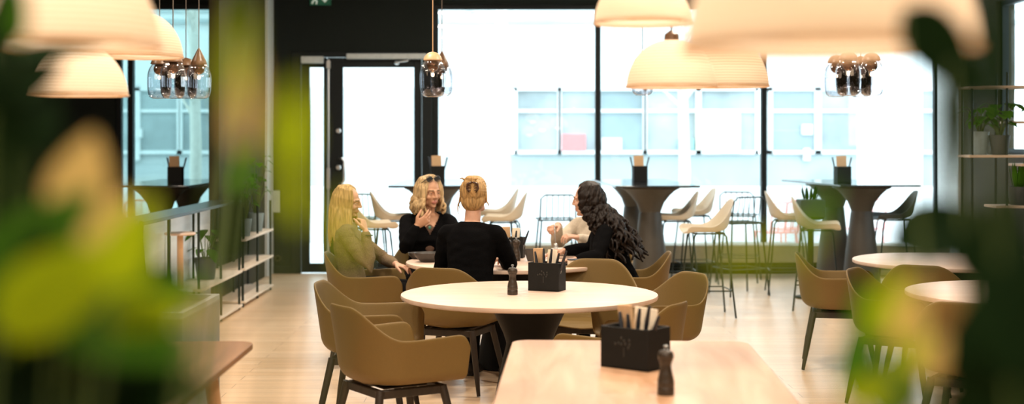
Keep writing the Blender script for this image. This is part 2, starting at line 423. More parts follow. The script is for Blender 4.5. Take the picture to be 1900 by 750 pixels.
obj('socket_face', so2, mat('socket_face', (0.10, 0.09, 0.03), 0.4), so)
xs_ = thing('exit_sign', 'green emergency exit sign with white running figure and arrow above the door', 'sign', (X(595, YB), YB, Zp(10, YB)))
obj('panel', MB().b2(-0.125, 0.125, -0.04, 0, 0.0, 0.15), M_green, xs_, bevel=0.004)
def strip(mb, pts, wd, y):          # flat marking from a polyline in x,z
    for (a, b) in zip(pts[:-1], pts[1:]):
        a = Vector((a[0], 0, a[1])); b = Vector((b[0], 0, b[1])); d = (b-a).normalized(); n = Vector((-d.z, 0, d.x)) * wd/2
        q = [a-n-d*wd*0.3, a+n-d*wd*0.3, b+n+d*wd*0.3, b-n+d*wd*0.3]
        mb.add([Vector((p.x, y, p.z)) for p in q] + [Vector((p.x, y+0.004, p.z)) for p in q], [(0,1,2,3),(7,6,5,4),(0,4,5,1),(1,5,6,2),(2,6,7,3),(3,7,4,0)])
g = MB()
strip(g, [(-0.055, 0.105), (-0.06, 0.065), (-0.085, 0.045), (-0.095, 0.02)], 0.018, -0.044)
strip(g, [(-0.06, 0.065), (-0.04, 0.045), (-0.045, 0.015)], 0.018, -0.044)
strip(g, [(-0.055, 0.10), (-0.085, 0.085)], 0.013, -0.044); strip(g, [(-0.055, 0.10), (-0.03, 0.085)], 0.013, -0.044)
g.ell((-0.05, -0.042, 0.125), (0.013, 0.003, 0.013))
obj('running_figure', g, M_signw, xs_)
g = MB(); strip(g, [(0.055, 0.12), (0.055, 0.06)], 0.03, -0.044); g.add([(0.015, -0.044, 0.07), (0.055, -0.044, 0.028), (0.095, -0.044, 0.07), (0.015, -0.04, 0.07), (0.055, -0.04, 0.028), (0.095, -0.04, 0.07)], [(0,1,2),(5,4,3),(0,3,4,1),(1,4,5,2),(2,5,3,0)])
obj('arrow', g, M_signw, xs_)

# ------------------------------------------------------------------ outdoors
struct(obj('ground', MB().b2(-30, 30, YB+T, 60, -0.30, -0.12), mat('pale_paving', (0.74, 0.77, 0.77), 0.9, var=0.03, scale=2), smooth=0))
YF = 27.0
def XF(px): return X(px, YF)
def ZF(py): return Zp(py, YF)
bd = thing('building', 'pale building across the street with a band of shop windows', 'building', (0, 0, 0))
M_fac = brick_mat('white_facade_cladding', (0.50, 0.53, 0.54), (0.48, 0.52, 0.53), (0.44, 0.48, 0.49), 6.0, 0.16)
M_fac2 = mat('white_facade_render', (0.68, 0.70, 0.70), 0.8, var=0.02)
M_blue = mat('blue_grey_shop_glass', (0.27, 0.34, 0.36), 0.15, var=0.25, scale=0.7)
M_bluep = mat('blue_grey_panel', (0.36, 0.42, 0.43), 0.7, var=0.1, scale=1)
zt0, zt1 = ZF(286), ZF(163)
fw_ = MB(); fw_.b2(-16, 16, YF, YF+1, zt1, 9.5); obj('upper_wall', fw_, M_fac2, bd, smooth=0)
fw_ = MB(); fw_.b2(-16, XF(948), YF, YF+1, -0.12, zt1); obj('clad_wall', fw_, M_fac, bd, smooth=0)
fw_ = MB(); fw_.b2(XF(948), 16, YF, YF+1, -0.12, zt0); obj('base_wall', fw_, M_bluep, bd, smooth=0)
fw_ = MB(); fw_.b2(-16, 16, YF-0.1, YF, ZF(40)-0.04, ZF(40)+0.04); fw_.b2(-16, 16, YF-0.03, YF, ZF(22)-0.02, ZF(22)+0.02); fw_.b2(XF(870)-0.05, XF(870)+0.05, YF-0.04, YF, ZF(38), 5.2)
obj('cornice', fw_, M_bluep, bd, smooth=0)
wins = [(960, 1036), (1040, 1108), (1112, 1192), (1200, 1290), (1300, 1400), (1432, 1510), (1522, 1610), (1700, 1770), (160, 250), (262, 330), (340, 420)]
M_shopint = mat('shop_interior', (0.33, 0.38, 0.39), 0.8, var=0.3, scale=0.9)
for a, b in wins:
    fr = MB(); x0, x1 = XF(a), XF(b); fwid = 0.06
    yb_ = YF - 0.10
    fr.b2(x0-fwid, x1+fwid, yb_, YF+0.3, zt1-0.06, zt1); fr.b2(x0-fwid, x1+fwid, yb_, YF+0.3, zt0, zt0+0.07)
    fr.b2(x0-fwid, x0, yb_, YF+0.3, zt0, zt1); fr.b2(x1, x1+fwid, yb_, YF+0.3, zt0, zt1); fr.b2(x0, x1, yb_+0.02, YF, ZF(206)-0.03, ZF(206)+0.03)
    wf = obj('shop_window', fr, M_fac2, bd, smooth=0)
    obj('pane', MB().b2(x0, x1, YF-0.03, YF-0.02, zt0, zt1), M_blue if (a // 10) % 2 else M_shopint, wf, smooth=0)
def poster(px0, px1, py0, py1, m, label, cat='poster'):
    o = obj('poster', MB().b2(XF(px0), XF(px1), YF-0.125, YF-0.025, ZF(py1), ZF(py0)), m, bevel=0.004); tag(o, label, cat)
poster(1042, 1086, 249, 280, mat('pink_red_sign', (0.70, 0.22, 0.22), 0.7), 'pinkish red sign in the shop window across the street')
poster(1486, 1506, 231, 250, M_fac2, 'upper white square notice on the window across the street')
poster(1489, 1501, 275, 298, M_fac2, 'lower white square notice on the window across the street')
poster(1290, 1336, 205, 278, mat('sand_panel', (0.78, 0.70, 0.55), 0.8), 'sand coloured panel in the shop window across the street')
poster(1336, 1372, 206, 284, M_fac2, 'tall white panel beside the sand coloured panel across the street')
poster(246, 266, 238, 256, M_fac2, 'upper white notice seen through the alcove window')
poster(248, 262, 278, 298, M_fac2, 'lower white notice seen through the alcove window')
poster(1116, 1153, 256, 279, M_fac2, 'wide white notice low in the shop window across the street')
poster(1258, 1286, 258, 278, mat('teal_sign', (0.25, 0.50, 0.52), 0.7), 'teal sign beside the sand coloured panel across the street')
# low white street wall and post
struct(obj('wall_street', MB().b2(-14, 14, 23.6, 23.9, -0.12, 0.80), M_fac2, bevel=0.02))
po = thing('lamp_post', 'thick white lamp post standing in the street', 'post', (X(930, 20), 20, -0.12))
obj('shaft', MB().lathe([(0.085, 0), (0.075, 6.0)], 24), M_white, po); obj('foot', MB().lathe([(0.16, 0), (0.16, 0.06), (0.10, 0.10), (0.085, 0.3)], 24), M_white, po)

def tree(x, y, h, seed, label):
    rnd = random.Random(seed)
    t = thing('street_tree', label, 'tree', (x, y, -0.12), 0, 'bare street trees')
    tb = MB(); pts = [(0, 0, 0), (0.02, 0, h*0.3), (-0.01, 0.02, h*0.6), (0.03, 0, h)]
    tb.tube(pts, [0.10, 0.085, 0.07, 0.03], 12); obj('trunk', tb, M_bark, t)
    br = MB()
    for k in range(16):
        z = h * rnd.uniform(0.38, 0.95); a = rnd.uniform(0, 2*PI); ln = rnd.uniform(0.6, 1.3)
        p0 = Vector((0, 0, z)); d = Vector((math.cos(a), math.sin(a)*0.6, rnd.uniform(0.5, 1.1))).normalized()
        p1 = p0 + d*ln*0.5; p2 = p1 + (d + Vector((0, 0, 0.25))) * ln * 0.5
        br.tube([p0, p1, p2], [0.03, 0.02, 0.006], 6)
        for q in range(3):
            s0 = p0.lerp(p2, rnd.uniform(0.4, 0.9)); d2 = (d + Vector((rnd.uniform(-.7, .7), rnd.uniform(-.4, .4), rnd.uniform(-.2, .6)))).normalized()
            br.tube([s0, s0 + d2*ln*0.35], [0.011, 0.004], 5)
    obj('branches', br, M_bark, t)
tree(X(1268, 21), 21, 4.2, 3, 'bare pale tree in the street beyond the big window')
tree(X(361, 21), 21, 5.2, 8, 'bare pale tree beyond the alcove window')

def outdoor_chair(px, y, label):
    c = thing('terrace_chair', label, 'chair', (X(px, y), y, -0.12), R(20), 'outdoor chairs across the terrace')
    m = mat('pink_red_tube', (0.75, 0.30, 0.28), 0.5)
    k = MB()
    k.tube([(-0.22, -0.22, 0.44), (-0.22, -0.27, 0.80), (-0.16, -0.28, 0.86), (0.16, -0.28, 0.86), (0.22, -0.27, 0.80), (0.22, -0.22, 0.44)], 0.014, 8)
    for x in (-0.1, 0, 0.1): k.tube([(x, -0.22, 0.44), (x, -0.28, 0.86)], 0.008, 6)
    obj('backrest', k, m, c)
    obj('seat', MB().b2(-0.23, 0.23, -0.23, 0.23, 0.43, 0.45), m, c, bevel=0.008)
    for sx in (-1, 1):
        for sy in (-1, 1): obj('leg', MB().tube([(sx*0.20, sy*0.20, 0.44), (sx*0.24, sy*0.25, 0.012)], 0.012, 8), m, c)
for px, y, lb in ((1440, 19.5, 'pink red terrace chair outside the window, nearest the mullion'), (1468, 20.2, 'pink red terrace chair outside, behind the one by the mullion'), (258, 20, 'pink red terrace chair outside the alcove window'), (1600, 20.3, 'pink red terrace chair outside, beside the white pillar')):
    outdoor_chair(px, y, lb)

# ------------------------------------------------------------------ unseen ceiling fill lights, added to brighten the room with warm light
cn = 0
for yy in (-1.2, 1.6, 4.2, 6.8, 9.4, 12.0, 14.6):
    for xx in (-3.6, -1.2, 1.2, 3.6):
        cn += 1
        if (yy, xx) in ((1.6, -3.6), (1.6, 3.6), (-1.2, -3.6), (-1.2, 3.6)): continue
        L_ = bpy.data.lights.new('ceiling_fill', 'AREA'); L_.shape = 'DISK'; L_.size = 0.30; L_.energy = FILL_W * (1.0 if yy < 11 else 0.7) * (0.35 if abs(xx) > 2 else 1.0); L_.color = FILL_C
        lo = bpy.data.objects.new('ceiling_fill_light', L_); COL.objects.link(lo); lo.location = (xx, yy, ZC - 0.05)

# ------------------------------------------------------------------ armchairs
def sstep(a, b, x):
    t = max(0.0, min(1.0, (x-a)/(b-a))); return t*t*(3-2*t)
def shell_mesh(name, hw, bw_, yf, yb, z_arm, z_back, zb, th, arm_round=0.07, NB=30, MV=14, lean=0.07, s0=0.40, s1=0.86, side=0.05):
    """moulded tub: rim runs from one front edge round the back to the other"""
    half = []
    ystr = -0.02
    Ls = yf - ystr; Lc = 0.5 * PI * hw
    tot = Ls + Lc
    for i in range(NB + 1):
        t = i / NB; d = t * tot
        if d < Ls: rx, ry = hw * (1 - 0.03 * (1 - d/Ls)), yf - d; a = 0
        else:
            a = (d - Ls) / Lc * PI / 2
            rx = hw * math.cos(a) ** 0.85 if a < PI/2 - 1e-6 else 0.0
            ry = ystr - (ystr - yb) * math.sin(a) ** 0.9
        rise = sstep(s0, s1, t)
        z = z_arm + (z_back - z_arm) * rise + 0.012 * (1-rise) * (1 - min(1, d/Ls))
        if d < arm_round:
            k = 1 - d/arm_round; z -= arm_round * 1.0 * (1 - math.sqrt(max(0, 1 - k*k)))
        # base curve
        if d < Ls: bx, by = bw_, yf + 0.005 - d * 0.97
        else:
            bx = bw_ * math.cos(a) ** 0.8 if a < PI/2 - 1e-6 else 0.0
            by = ystr - (ystr - (yb + lean + 0.05)) * math.sin(a) ** 0.9
        ry2 = ry - 0.0
        col = []
        for j in range(MV + 1):
            q = j / MV
            if q < 0.6: e = 0.34 * q/0.6; ez = 0.76 * q/0.6
            else:
                aq = (q - 0.6)/0.4 * PI/2; e = 0.34 + 0.66*(1 - math.cos(aq)); ez = 0.76 + 0.24*math.sin(aq)
            col.append(Vector((rx + (bx - rx) * e, ry2 + (by - ry2) * e, z + (zb - z) * ez)))
        sx, sy = 0.0, by * 0.92 if by < 0 else by
        for j in range(1, 6):
            q = j / 5
            col.append(Vector((bx * (1-q), by + (sy - by) * q, zb - 0.012 * math.sin(q * PI/2) - (0.012 * q if by > yf-0.05 else 0))))
        half.append(col)
    rows = half + [[Vector((-p.x, p.y, p.z)) for p in c] for c in half[-2::-1]]
    n = len(rows[0]); mb = MB()
    mb.add([p for c in rows for p in c], [(i*n+j, i*n+j+1, (i+1)*n+j+1, (i+1)*n+j) for i in range(len(rows)-1) for j in range(n-1)])
    me = mb.mesh(name, 180)
    bm = bmesh.new(); bm.from_mesh(me); bmesh.ops.remove_doubles(bm, verts=bm.verts, dist=0.0008)
    bmesh.ops.recalc_face_normals(bm, faces=bm.faces); bm.to_mesh(me); bm.free()
    o = bpy.data.objects.new(name, me); COL.objects.link(o)
    bake(o, [('SOLIDIFY', dict(thickness=th, offset=0.0)), ('SUBSURF', dict(levels=1, render_levels=1))])
    me = o.data; bpy.data.objects.remove(o)
    me.polygons.foreach_set('use_smooth', [True] * len(me.polygons))
    return me
ARM_SHELL = shell_mesh('shell', 0.305, 0.195, 0.265, -0.30, 0.645, 0.80, 0.425, 0.013, s0=0.47, s1=0.90)
def make_armchair():
    t = thing('armchair', 'x', 'chair')
    link('shell', ARM_SHELL, M_tan, t)
    f = MB()
    for sy in (-0.165, 0.175): f.box((0, sy, 0.378), (0.36, 0.030, 0.042))
    for sx in (-0.175, 0.175): f.box((sx, 0.005, 0.378), (0.030, 0.33, 0.042))
    f.box((0, 0, 0.396), (0.24, 0.24, 0.012))
    obj('frame', f, M_leg, t, bevel=0.005)
    for sx in (-1, 1):
        for sy in (-1, 1):
            l = MB(); l.tube([(sx*0.180, sy*0.170, 0.395), (sx*0.225, sy*0.215, 0.16), (sx*0.252, sy*0.243, 0.004)], [0.021, 0.018, 0.011], 14, caps=False)
            obj('leg', l, M_leg, t)
    return t
chair0 = make_armchair(); used = []
def armchair(x, y, head, label, group='tan tub armchairs at the round tables'):
    if not used:
        used.append(1); c = chair0
        c.location = (x, y, 0); c.rotation_euler = (0, 0, head_rot(head)); c['label'] = label; c['group'] = group
        return c
    return dup(chair0, (x, y, 0), head_rot(head), label, group)
T1 = (0.096, 7.92); T2 = (-0.03, 10.0); TA = (3.15, 10.1); TB = (2.94, 7.97)
armchair(-0.58, 7.02, 32, 'nearest tan tub armchair, its back to the camera at the front of the round table')
armchair(-0.80, 7.98, -6, 'empty tan armchair tucked against the side of the pepper mill table')
armchair(-0.36, 9.12, 70, 'tan armchair holding the woman seen from behind in black')
armchair(0.50, 9.24, -104, 'empty tan armchair facing the camera behind the black holder on the round table')
armchair(0.83, 10.12, 178, 'tan armchair under the woman with long curly dark hair')
armchair(0.84, 8.42, 207, 'empty tan armchair with high back at the window side of the pepper mill table')
armchair(0.56, 7.10, 152, 'tan armchair half hidden behind the black holder on the oak table')
armchair(-1.03, 10.12, 2, 'brown tan armchair under the woman in the beige cardigan')
armchair(-0.62, 10.95, -75, 'tan armchair under the woman with glasses on her head')
armchair(0.62, 11.05, 240, 'tan armchair under the person in the cream jumper')
armchair(2.30, 10.02, -12, 'shaded tan armchair seen side-on with splayed dark legs, by the far right-hand table')
armchair(2.36, 8.68, -32, 'tan armchair with its inner back showing, between the two right-hand round tables')
armchair(2.74, 9.30, 60, 'dark shaded armchair with its back to the camera at the farther right-hand table')
armchair(2.36, 7.22, 58, 'dark shaded armchair nearest the camera at the right-hand side')

# ------------------------------------------------------------------ round tables
def round_table(x, y, rad, label):
    t = thing('round_table', label, 'table', (x, y, 0), 0, 'round pale wood cafe tables')
    obj('tabletop', MB().lathe([(0.0, 0.712), (rad-0.012, 0.712), (rad-0.003, 0.716), (rad, 0.726), (rad-0.002, 0.738), (rad-0.008, 0.740), (0.0, 0.740)], 96), M_top, t, smooth=30)
    obj('pedestal', MB().lathe([(0.0, 0.0), (0.23, 0.0), (0.235, 0.008), (0.22, 0.03), (0.165, 0.30), (0.128, 0.46), (0.130, 0.475), (0.145, 0.52), (0.20, 0.64), (0.235, 0.70), (0.235, 0.711), (0.0, 0.711)], 48), M_black, t, smooth=30)
    return t
round_table(T1[0], T1[1], 0.715, 'round pale table in focus with a pepper mill and black holder, black pedestal')
round_table(T2[0], T2[1], 0.715, 'round pale table the five seated people share')
round_table(TA[0], TA[1], 0.715, 'farther empty round table at the right-hand side')
round_table(TB[0], TB[1], 0.715, 'nearer empty round table at the right-hand side, in front of the farther one')

# ------------------------------------------------------------------ oak tables in the foreground
def rrect(w_, d_, r, n=8):
    o = []
    for cx, cy, a0 in ((w_/2-r, d_/2-r, 0), (-w_/2+r, d_/2-r, 90), (-w_/2+r, -d_/2+r, 180), (w_/2-r, -d_/2+r, 270)):
        for k in range(n+1):
            a = R(a0 + 90*k/n); o.append((cx + r*math.cos(a), cy + r*math.sin(a)))
    return o
M_oakdark = wood('brown_oak_top', (0.15, 0.066, 0.020), (0.25, 0.12, 0.042), 0.6, 'Y', 10)  # browner and darker than the other oak top
def oak_table(cx, cy, w_, d_, rz, label, mt=None):
    t = thing('oak_table', label, 'table', (cx, cy, 0), rz, 'long oak tables in front')
    obj('tabletop', MB().prism(rrect(w_, d_, 0.075), 0.712, 0.740), mt or M_oak, t, bevel=0.005)
    ap = MB(); ap.box((0, d_/2-0.30, 0.69), (w_-0.34, 0.03, 0.044)); ap.box((0, -d_/2+0.30, 0.69), (w_-0.34, 0.03, 0.044))
    for sx in (-1, 1): ap.box((sx*(w_/2-0.16), 0, 0.69), (0.03, d_-0.6, 0.044))
    obj('apron', ap, M_oakleg, t, bevel=0.004)
    for sx in (-1, 1):
        for sy in (-1, 1):
            obj('leg', MB().tube([(sx*(w_/2-0.14), sy*(d_/2-0.28), 0.711), (sx*(w_/2-0.07), sy*(d_/2-0.20), 0.003)], [0.030, 0.018], 16, caps=False), M_oakleg, t)
    return t
oak_table(0.46, 5.12, 1.0, 1.9, R(-2.6), 'blond oak table in the foreground bearing a black holder and a pepper mill')
oak_table(-1.585, 5.2, 1.0, 1.7, R(0.5), 'brown oak table corner in the lower left foreground behind the leaves', M_oakdark)

# ------------------------------------------------------------------ bar tables
def bar_table(x0, x1, y0, y1, label, rz=0.0):
    cx, cy = (x0+x1)/2, (y0+y1)/2; w_, d_ = x1-x0, y1-y0
    t = thing('bar_table', label, 'table', (cx, cy, 0), rz, 'black bar tables at the windows')
    obj('tabletop', MB().prism(rrect(w_, d_, 0.02, 4), 1.120, 1.140), M_bartop, t, bevel=0.006)
    for sy in (-1, 1):
        p = MB().lathe([(0.0, 0.0), (0.205, 0.0), (0.21, 0.006), (0.20, 0.05), (0.165, 0.40), (0.112, 0.84), (0.107, 0.855), (0.112, 0.87), (0.142, 0.95), (0.205, 1.03), (0.255, 1.075), (0.30, 1.095), (0.30, 1.119), (0.0, 1.119)], 48, (0, sy*(d_/2-0.56), 0))
        obj('pedestal', p, M_ped, t, smooth=30)
    return t
bar_table(-1.217, -0.38, 13.95, 16.35, 'black topped bar table behind the woman with glasses on her head')
bar_table(0.963, 1.80, 13.95, 16.35, 'black topped bar table in the middle of the big window, beside the curly haired woman', R(2.5))
bar_table(3.15, 3.99, 14.15, 16.15, 'black topped bar table in front of the white pillar', R(6))
bar_table(-4.02, -3.18, 14.0, 16.35, 'black topped bar table in the alcove window')

# ------------------------------------------------------------------ stools
STOOL_SHELL = shell_mesh('shell', 0.225, 0.165, 0.215, -0.235, 0.815, 1.06, 0.775, 0.011, arm_round=0.03, NB=26, MV=10, lean=0.09, s0=0.34, s1=0.93)
def make_stool():
    t = thing('bar_stool', 'x', 'stool')
    link('shell', STOOL_SHELL, M_shellw, t)
    corners = [(-1, -1), (1, -1), (1, 1), (-1, 1)]
    u = MB(); u.tube([(-0.15, 0.13, 0.752), (0.15, 0.13, 0.752), (0.15, -0.13, 0.752), (-0.15, -0.13, 0.752), (-0.15, 0.13, 0.752)], 0.008, 8)
    obj('seat_frame', u, M_wire, t)
    for sx, sy in corners:
        obj('leg', MB().tube([(sx*0.13, sy*0.12, 0.756), (sx*0.155, sy*0.145, 0.725), (sx*0.225, sy*0.215, 0.010)], 0.0085, 8), M_wire, t)
    q = 0.2015; rr = [(sx*q, sy*(q-0.01), 0.245) for sx, sy in corners]
    obj('footrest', MB().tube(rr + [rr[0]], 0.006, 8), M_wire, t)
    return t
stool0 = make_stool(); su = []
def stool(x, y, head, label, m=None):
    if not su:
        su.append(1); c = stool0; c.location = (x, y, 0); c.rotation_euler = (0, 0, head_rot(head)); c['label'] = label; c['group'] = 'shell bar stools at the bar tables'
    else: c = dup(stool0, (x, y, 0), head_rot(head), label, 'shell bar stools at the bar tables')
    if m:
        for k in kids(c):
            if k.name.startswith('shell'):
                k.data = k.data.copy(); k.data.materials.clear(); k.data.materials.append(m)
    return c
stool(1.76, 12.85, 184, 'pale shell bar stool standing free on the floor in front of the middle bar table')
stool(1.70, 14.75, 180, 'pale bar stool with dark seat tucked at the front of the middle bar table')
stool(2.02, 15.75, 186, 'pale bar stool at the window end of the middle bar table')
stool(-1.24, 14.75, 4, 'pale bar stool at the bar table, right behind the woman in the beige cardigan')
stool(-1.32, 13.45, 14, 'pale bar stool partly hidden by the head of the woman in the beige cardigan')
stool(-0.08, 14.55, 176, 'pale bar stool seen just beside the shoulder of the woman in black from behind')
stool(-0.16, 15.65, 182, 'pale bar stool near the window beyond the woman in black from behind')
stool(2.86, 14.75, -6, 'pale bar stool beside the black window mullion at the pillar bar table')
stool(2.86, 13.35, -12, 'leaf shaded pale bar stool nearest the camera at the pillar bar table')
stool(4.02, 14.95, 178, 'dark bar stool in front of the white pillar', M_shelld)

def make_wire_stool():
    t = thing('wire_stool', 'x', 'stool')
    b = MB(); b.tube([(-0.19, -0.17, 0.74), (-0.185, -0.215, 0.97), (-0.14, -0.225, 1.01), (0.14, -0.225, 1.01), (0.185, -0.215, 0.97), (0.19, -0.17, 0.74)], 0.008, 8)
    obj('back_hoop', b, M_wire, t)
    b = MB()
    for k in range(-2, 3): b.tube([(k*0.062, -0.17, 0.74), (k*0.060, -0.223, 1.01)], 0.0045, 6)
    obj('back_wires', b, M_wire, t)
    s2 = MB(); s2.tube([(-0.19, -0.17, 0.74), (-0.20, 0.18, 0.745), (0.20, 0.18, 0.745), (0.19, -0.17, 0.74), (-0.19, -0.17, 0.74)], 0.008, 8)
    for k in range(-4, 5): s2.tube([(k*0.042, -0.17, 0.74), (k*0.044, 0.18, 0.745)], 0.004, 6)
    obj('seat', s2, M_wire, t)
    for sx in (-1, 1):
        for sy in (-1, 1): obj('leg', MB().tube([(sx*0.17, sy*0.15, 0.74), (sx*0.23, sy*0.215, 0.010)], 0.009, 8), M_wire, t)
    rr = [(sx*0.205, sy*0.19, 0.28) for sx, sy in ((-1,-1),(1,-1),(1,1),(-1,1))]
    obj('footrest', MB().tube(rr + [rr[0]], 0.006, 8), M_wire, t)
    return t
ws0 = make_wire_stool()
for i, (x, y, h, lb) in enumerate([
    (0.47, 15.2, 95, 'dark wire stool at the window seen just before the face of the curly haired woman'),
    (2.33, 14.6, 112, 'dark wire stool with slanting back wires beside the window mullion'),
    (-1.62, 15.4, 80, 'dark wire stool between the glass door and the bar table'),
    (2.55, 16.0, 75, 'dark wire stool close to the window between the bar tables'),
    (1.55, 13.75, 92, 'dark wire stool whose back stands in front of the middle bar table')][:4]):
    if i == 0: c = ws0; c.location = (x, y, 0); c.rotation_euler = (0, 0, head_rot(h)); c['label'] = lb; c['group'] = 'wire bar stools'
    else: dup(ws0, (x, y, 0), head_rot(h), lb, 'wire bar stools')

# ------------------------------------------------------------------ holders, mills and what stands in them
def holder(x, y, z, w_, h, d_, rz, label, emblem=True):
    t = thing('cutlery_holder', label, 'holder', (x, y, z), rz, 'black menu and cutlery holders'); th = 0.008
    b = MB(); b.box((0, 0, th/2+0.001), (w_, d_, th))
    b.box((0, -d_/2+th/2, h/2), (w_, th, h)); b.box((0, d_/2-th/2, h/2), (w_, th, h)); b.box((-w_/2+th/2, 0, h/2), (th, d_-2*th, h)); b.box((w_/2-th/2, 0, h/2), (th, d_-2*th, h))
    b.box((0, 0, h*0.42), (w_-2*th, 0.006, h*0.80))
    obj('tray', b, M_box, t, bevel=0.0015)
    if emblem:
        e = MB(); rnd = random.Random(2)
        for k in range(9):
            a = R(20 + k*17); rr = w_*(0.10 + 0.05*(k % 3))
            e.ell((rr*math.cos(a), -d_/2-0.0005, h*0.48 + rr*math.sin(a)), (w_*0.022, 0.0015, w_*0.03), nu=10, nv=6)
        e.b2(-w_*0.012, w_*0.012, -d_/2-0.0015, -d_/2, h*0.30, h*0.52)
        obj('emblem', e, M_emb, t)
    return t
def rot_pt(x, y, rz, dx, dy): return (x + dx*math.cos(rz) - dy*math.sin(rz), y + dx*math.sin(rz) + dy*math.cos(rz))
def card(x, y, z, w_, h, th, rz, tilt, m, name, label, cat, group):
    o = obj(name, MB().box((0, 0, h/2), (w_, th, h)), m, bevel=min(0.001, th/3)); o.location = (x, y, z); o.rotation_euler = (R(tilt[0]), R(tilt[1]), rz)
    tag(o, label, cat, group); return o
KN = None
def knife(x, y, z, tilt, rz, ln, label, group):
    t = thing('table_knife', label, 'cutlery', (x, y, z), 0, group); t.rotation_euler = (R(tilt[0]), R(tilt[1]), rz)
    obj('blade', MB().prism([(-0.006, -0.0012), (0.008, -0.0012), (0.008, 0.0012), (-0.006, 0.0012)], 0.0, ln*0.5), M_chrome, t)
    obj('handle', MB().tube([(0, 0, ln*0.48), (0, 0, ln*0.75), (0.002, 0, ln)], [0.007, 0.009, 0.006], 10, flat=0.7), M_pen, t)
    return t
def mill(x, y, z, h, label):
    s = h / 0.165
    t = thing('pepper_mill', label, 'pepper mill', (x, y, z), 0, 'dark turned pepper mills')
    P = lambda L: [(r*s, zz*s) for r, zz in L]
    obj('body', MB().lathe(P([(0.0, 0), (0.028, 0), (0.029, 0.004), (0.029, 0.024), (0.0275, 0.027), (0.029, 0.030), (0.028, 0.05), (0.0265, 0.053), (0.027, 0.056), (0.022, 0.075), (0.0185, 0.095), (0.020, 0.108), (0.0235, 0.114), (0.0235, 0.118), (0, 0.118)]), 32), M_mill, t, smooth=40)
    hd_ = obj('head', MB().lathe(P([(0.0, 0.119), (0.024, 0.119), (0.027, 0.125), (0.027, 0.136), (0.022, 0.146), (0.012, 0.150), (0, 0.151)]), 32), M_mill, t, smooth=40)
    obj('knob', MB().lathe(P([(0.0, 0.151), (0.005, 0.151), (0.004, 0.155), (0.008, 0.159), (0.0075, 0.165), (0, 0.167)]), 20), M_chrome, hd_, smooth=40)
    return t
ZT = 0.7402
# focus table
hx_, hy_ = X(1015, 8.08), 8.08; hr = R(-26)
holder(hx_, hy_, ZT, 0.185, 0.160, 0.12, R(-22), 'black holder full of knives and paper on the table in focus'); hr = R(-22)
def fill(x, y, z, rz, tagtxt, grp, kn=5, h=0.16, pw=0.055):
    spots = [(-0.070, 0.030, 'x'), (-0.045, 0.030, 'x')]
    a = rot_pt(x, y, rz, -0.045, 0.026); card(a[0], a[1], z+0.012, 0.06, 0.225*h/0.16, 0.014, rz, (4, -3), M_kraft, 'napkin_pack', 'folded kraft napkins in ' + tagtxt, 'napkins', grp)
    a = rot_pt(x, y, rz, 0.005, 0.036); card(a[0], a[1], z+0.012, pw, 0.215*h/0.16, 0.010, rz, (-4, 3), M_paper, 'menu_card', 'cream menu card in ' + tagtxt, 'menu', grp)
    rnd = random.Random(int(x*1000)); names = ['leftmost dark handled knife', 'second dark handled knife from the left', 'middle dark handled knife', 'second dark handled knife from the right', 'rightmost dark handled knife']
    for k in range(kn):
        dx = -0.03 + 0.10 * k / max(1, kn-1); a = rot_pt(x, y, rz, dx*0.8, -0.025 + 0.012*(k % 2))
        knife(a[0], a[1], z+0.012, (rnd.uniform(-6, 6), -12 + 30*k/max(1, kn-1)), rz, rnd.uniform(0.19, 0.235)*h/0.16, names[k if kn == 5 else (0, 2, 4)[k]] + ' in ' + tagtxt, grp)
fill(hx_, hy_, ZT, hr, 'the black holder on the table in focus', 'contents of the holder in focus')
mill(X(951, 7.85), 7.85, ZT, 0.165, 'dark pepper mill on the round table in focus, left of the black holder')
# oak table
hx2, hy2 = 0.465, 5.36; hr2 = R(-40)
holder(hx2, hy2, ZT, 0.215, 0.155, 0.15, hr2, 'larger black holder on the oak table in the foreground')
fill(hx2, hy2, ZT, hr2, 'the holder on the oak table', 'contents of the oak table holder', h=0.155, pw=0.10)
mill(0.517, 4.78, ZT, 0.165, 'dark pepper mill nearest the camera on the oak table')
# people table
hx3, hy3 = X(952, 10.3), 10.3
holder(hx3, hy3, ZT, 0.16, 0.15, 0.11, R(-10), 'black holder on the table where the people sit', emblem=False)
fill(hx3, hy3, ZT, R(-10), 'the holder on the table of the seated people', 'contents of the people table holder', kn=3, h=0.15)
mill(X(942, 10.08), 10.08, ZT, 0.16, 'pepper mill beside the elbow of the woman in black seen from behind')
mill(X(958, 10.02), 10.02, ZT, 0.165, 'pepper mill right of its twin, in front of the people table holder')
# bar tables
for (x, y, lb) in ((-0.80, 15.3, 'bar table behind the bespectacled woman'), (X(1187, 15.3), 15.3, 'middle bar table'), (X(1563, 15.0), 15.0, 'pillar bar table'), (X(326, 14.9), 14.9, 'alcove bar table')):
    holder(x, y, 1.1402, 0.15, 0.17, 0.14, R(4), 'small black holder standing on the ' + lb, emblem=False)
    card(x-0.005, y-0.01, 1.152, 0.105, 0.27, 0.02, R(4), (0, -2), M_kraft, 'menu_card', 'kraft menu card in the holder on the ' + lb, 'menu', 'kraft menus on the bar tables')
    for k, (dx, t_) in enumerate(((0.045, 14), (-0.05, -12))):
        p = obj('pencil', MB().tube([(0, 0, 0), (0, 0, 0.25)], [0.007, 0.009], 8), M_pen, loc=(x+dx*0.9, y+0.03, 1.154)); p.rotation_euler = (0, R(t_), 0)
        tag(p, 'dark pencil leaning %s in the holder on the %s' % (('outward', 'inward')[k], lb), 'pencil', 'pencils in the bar table holders')

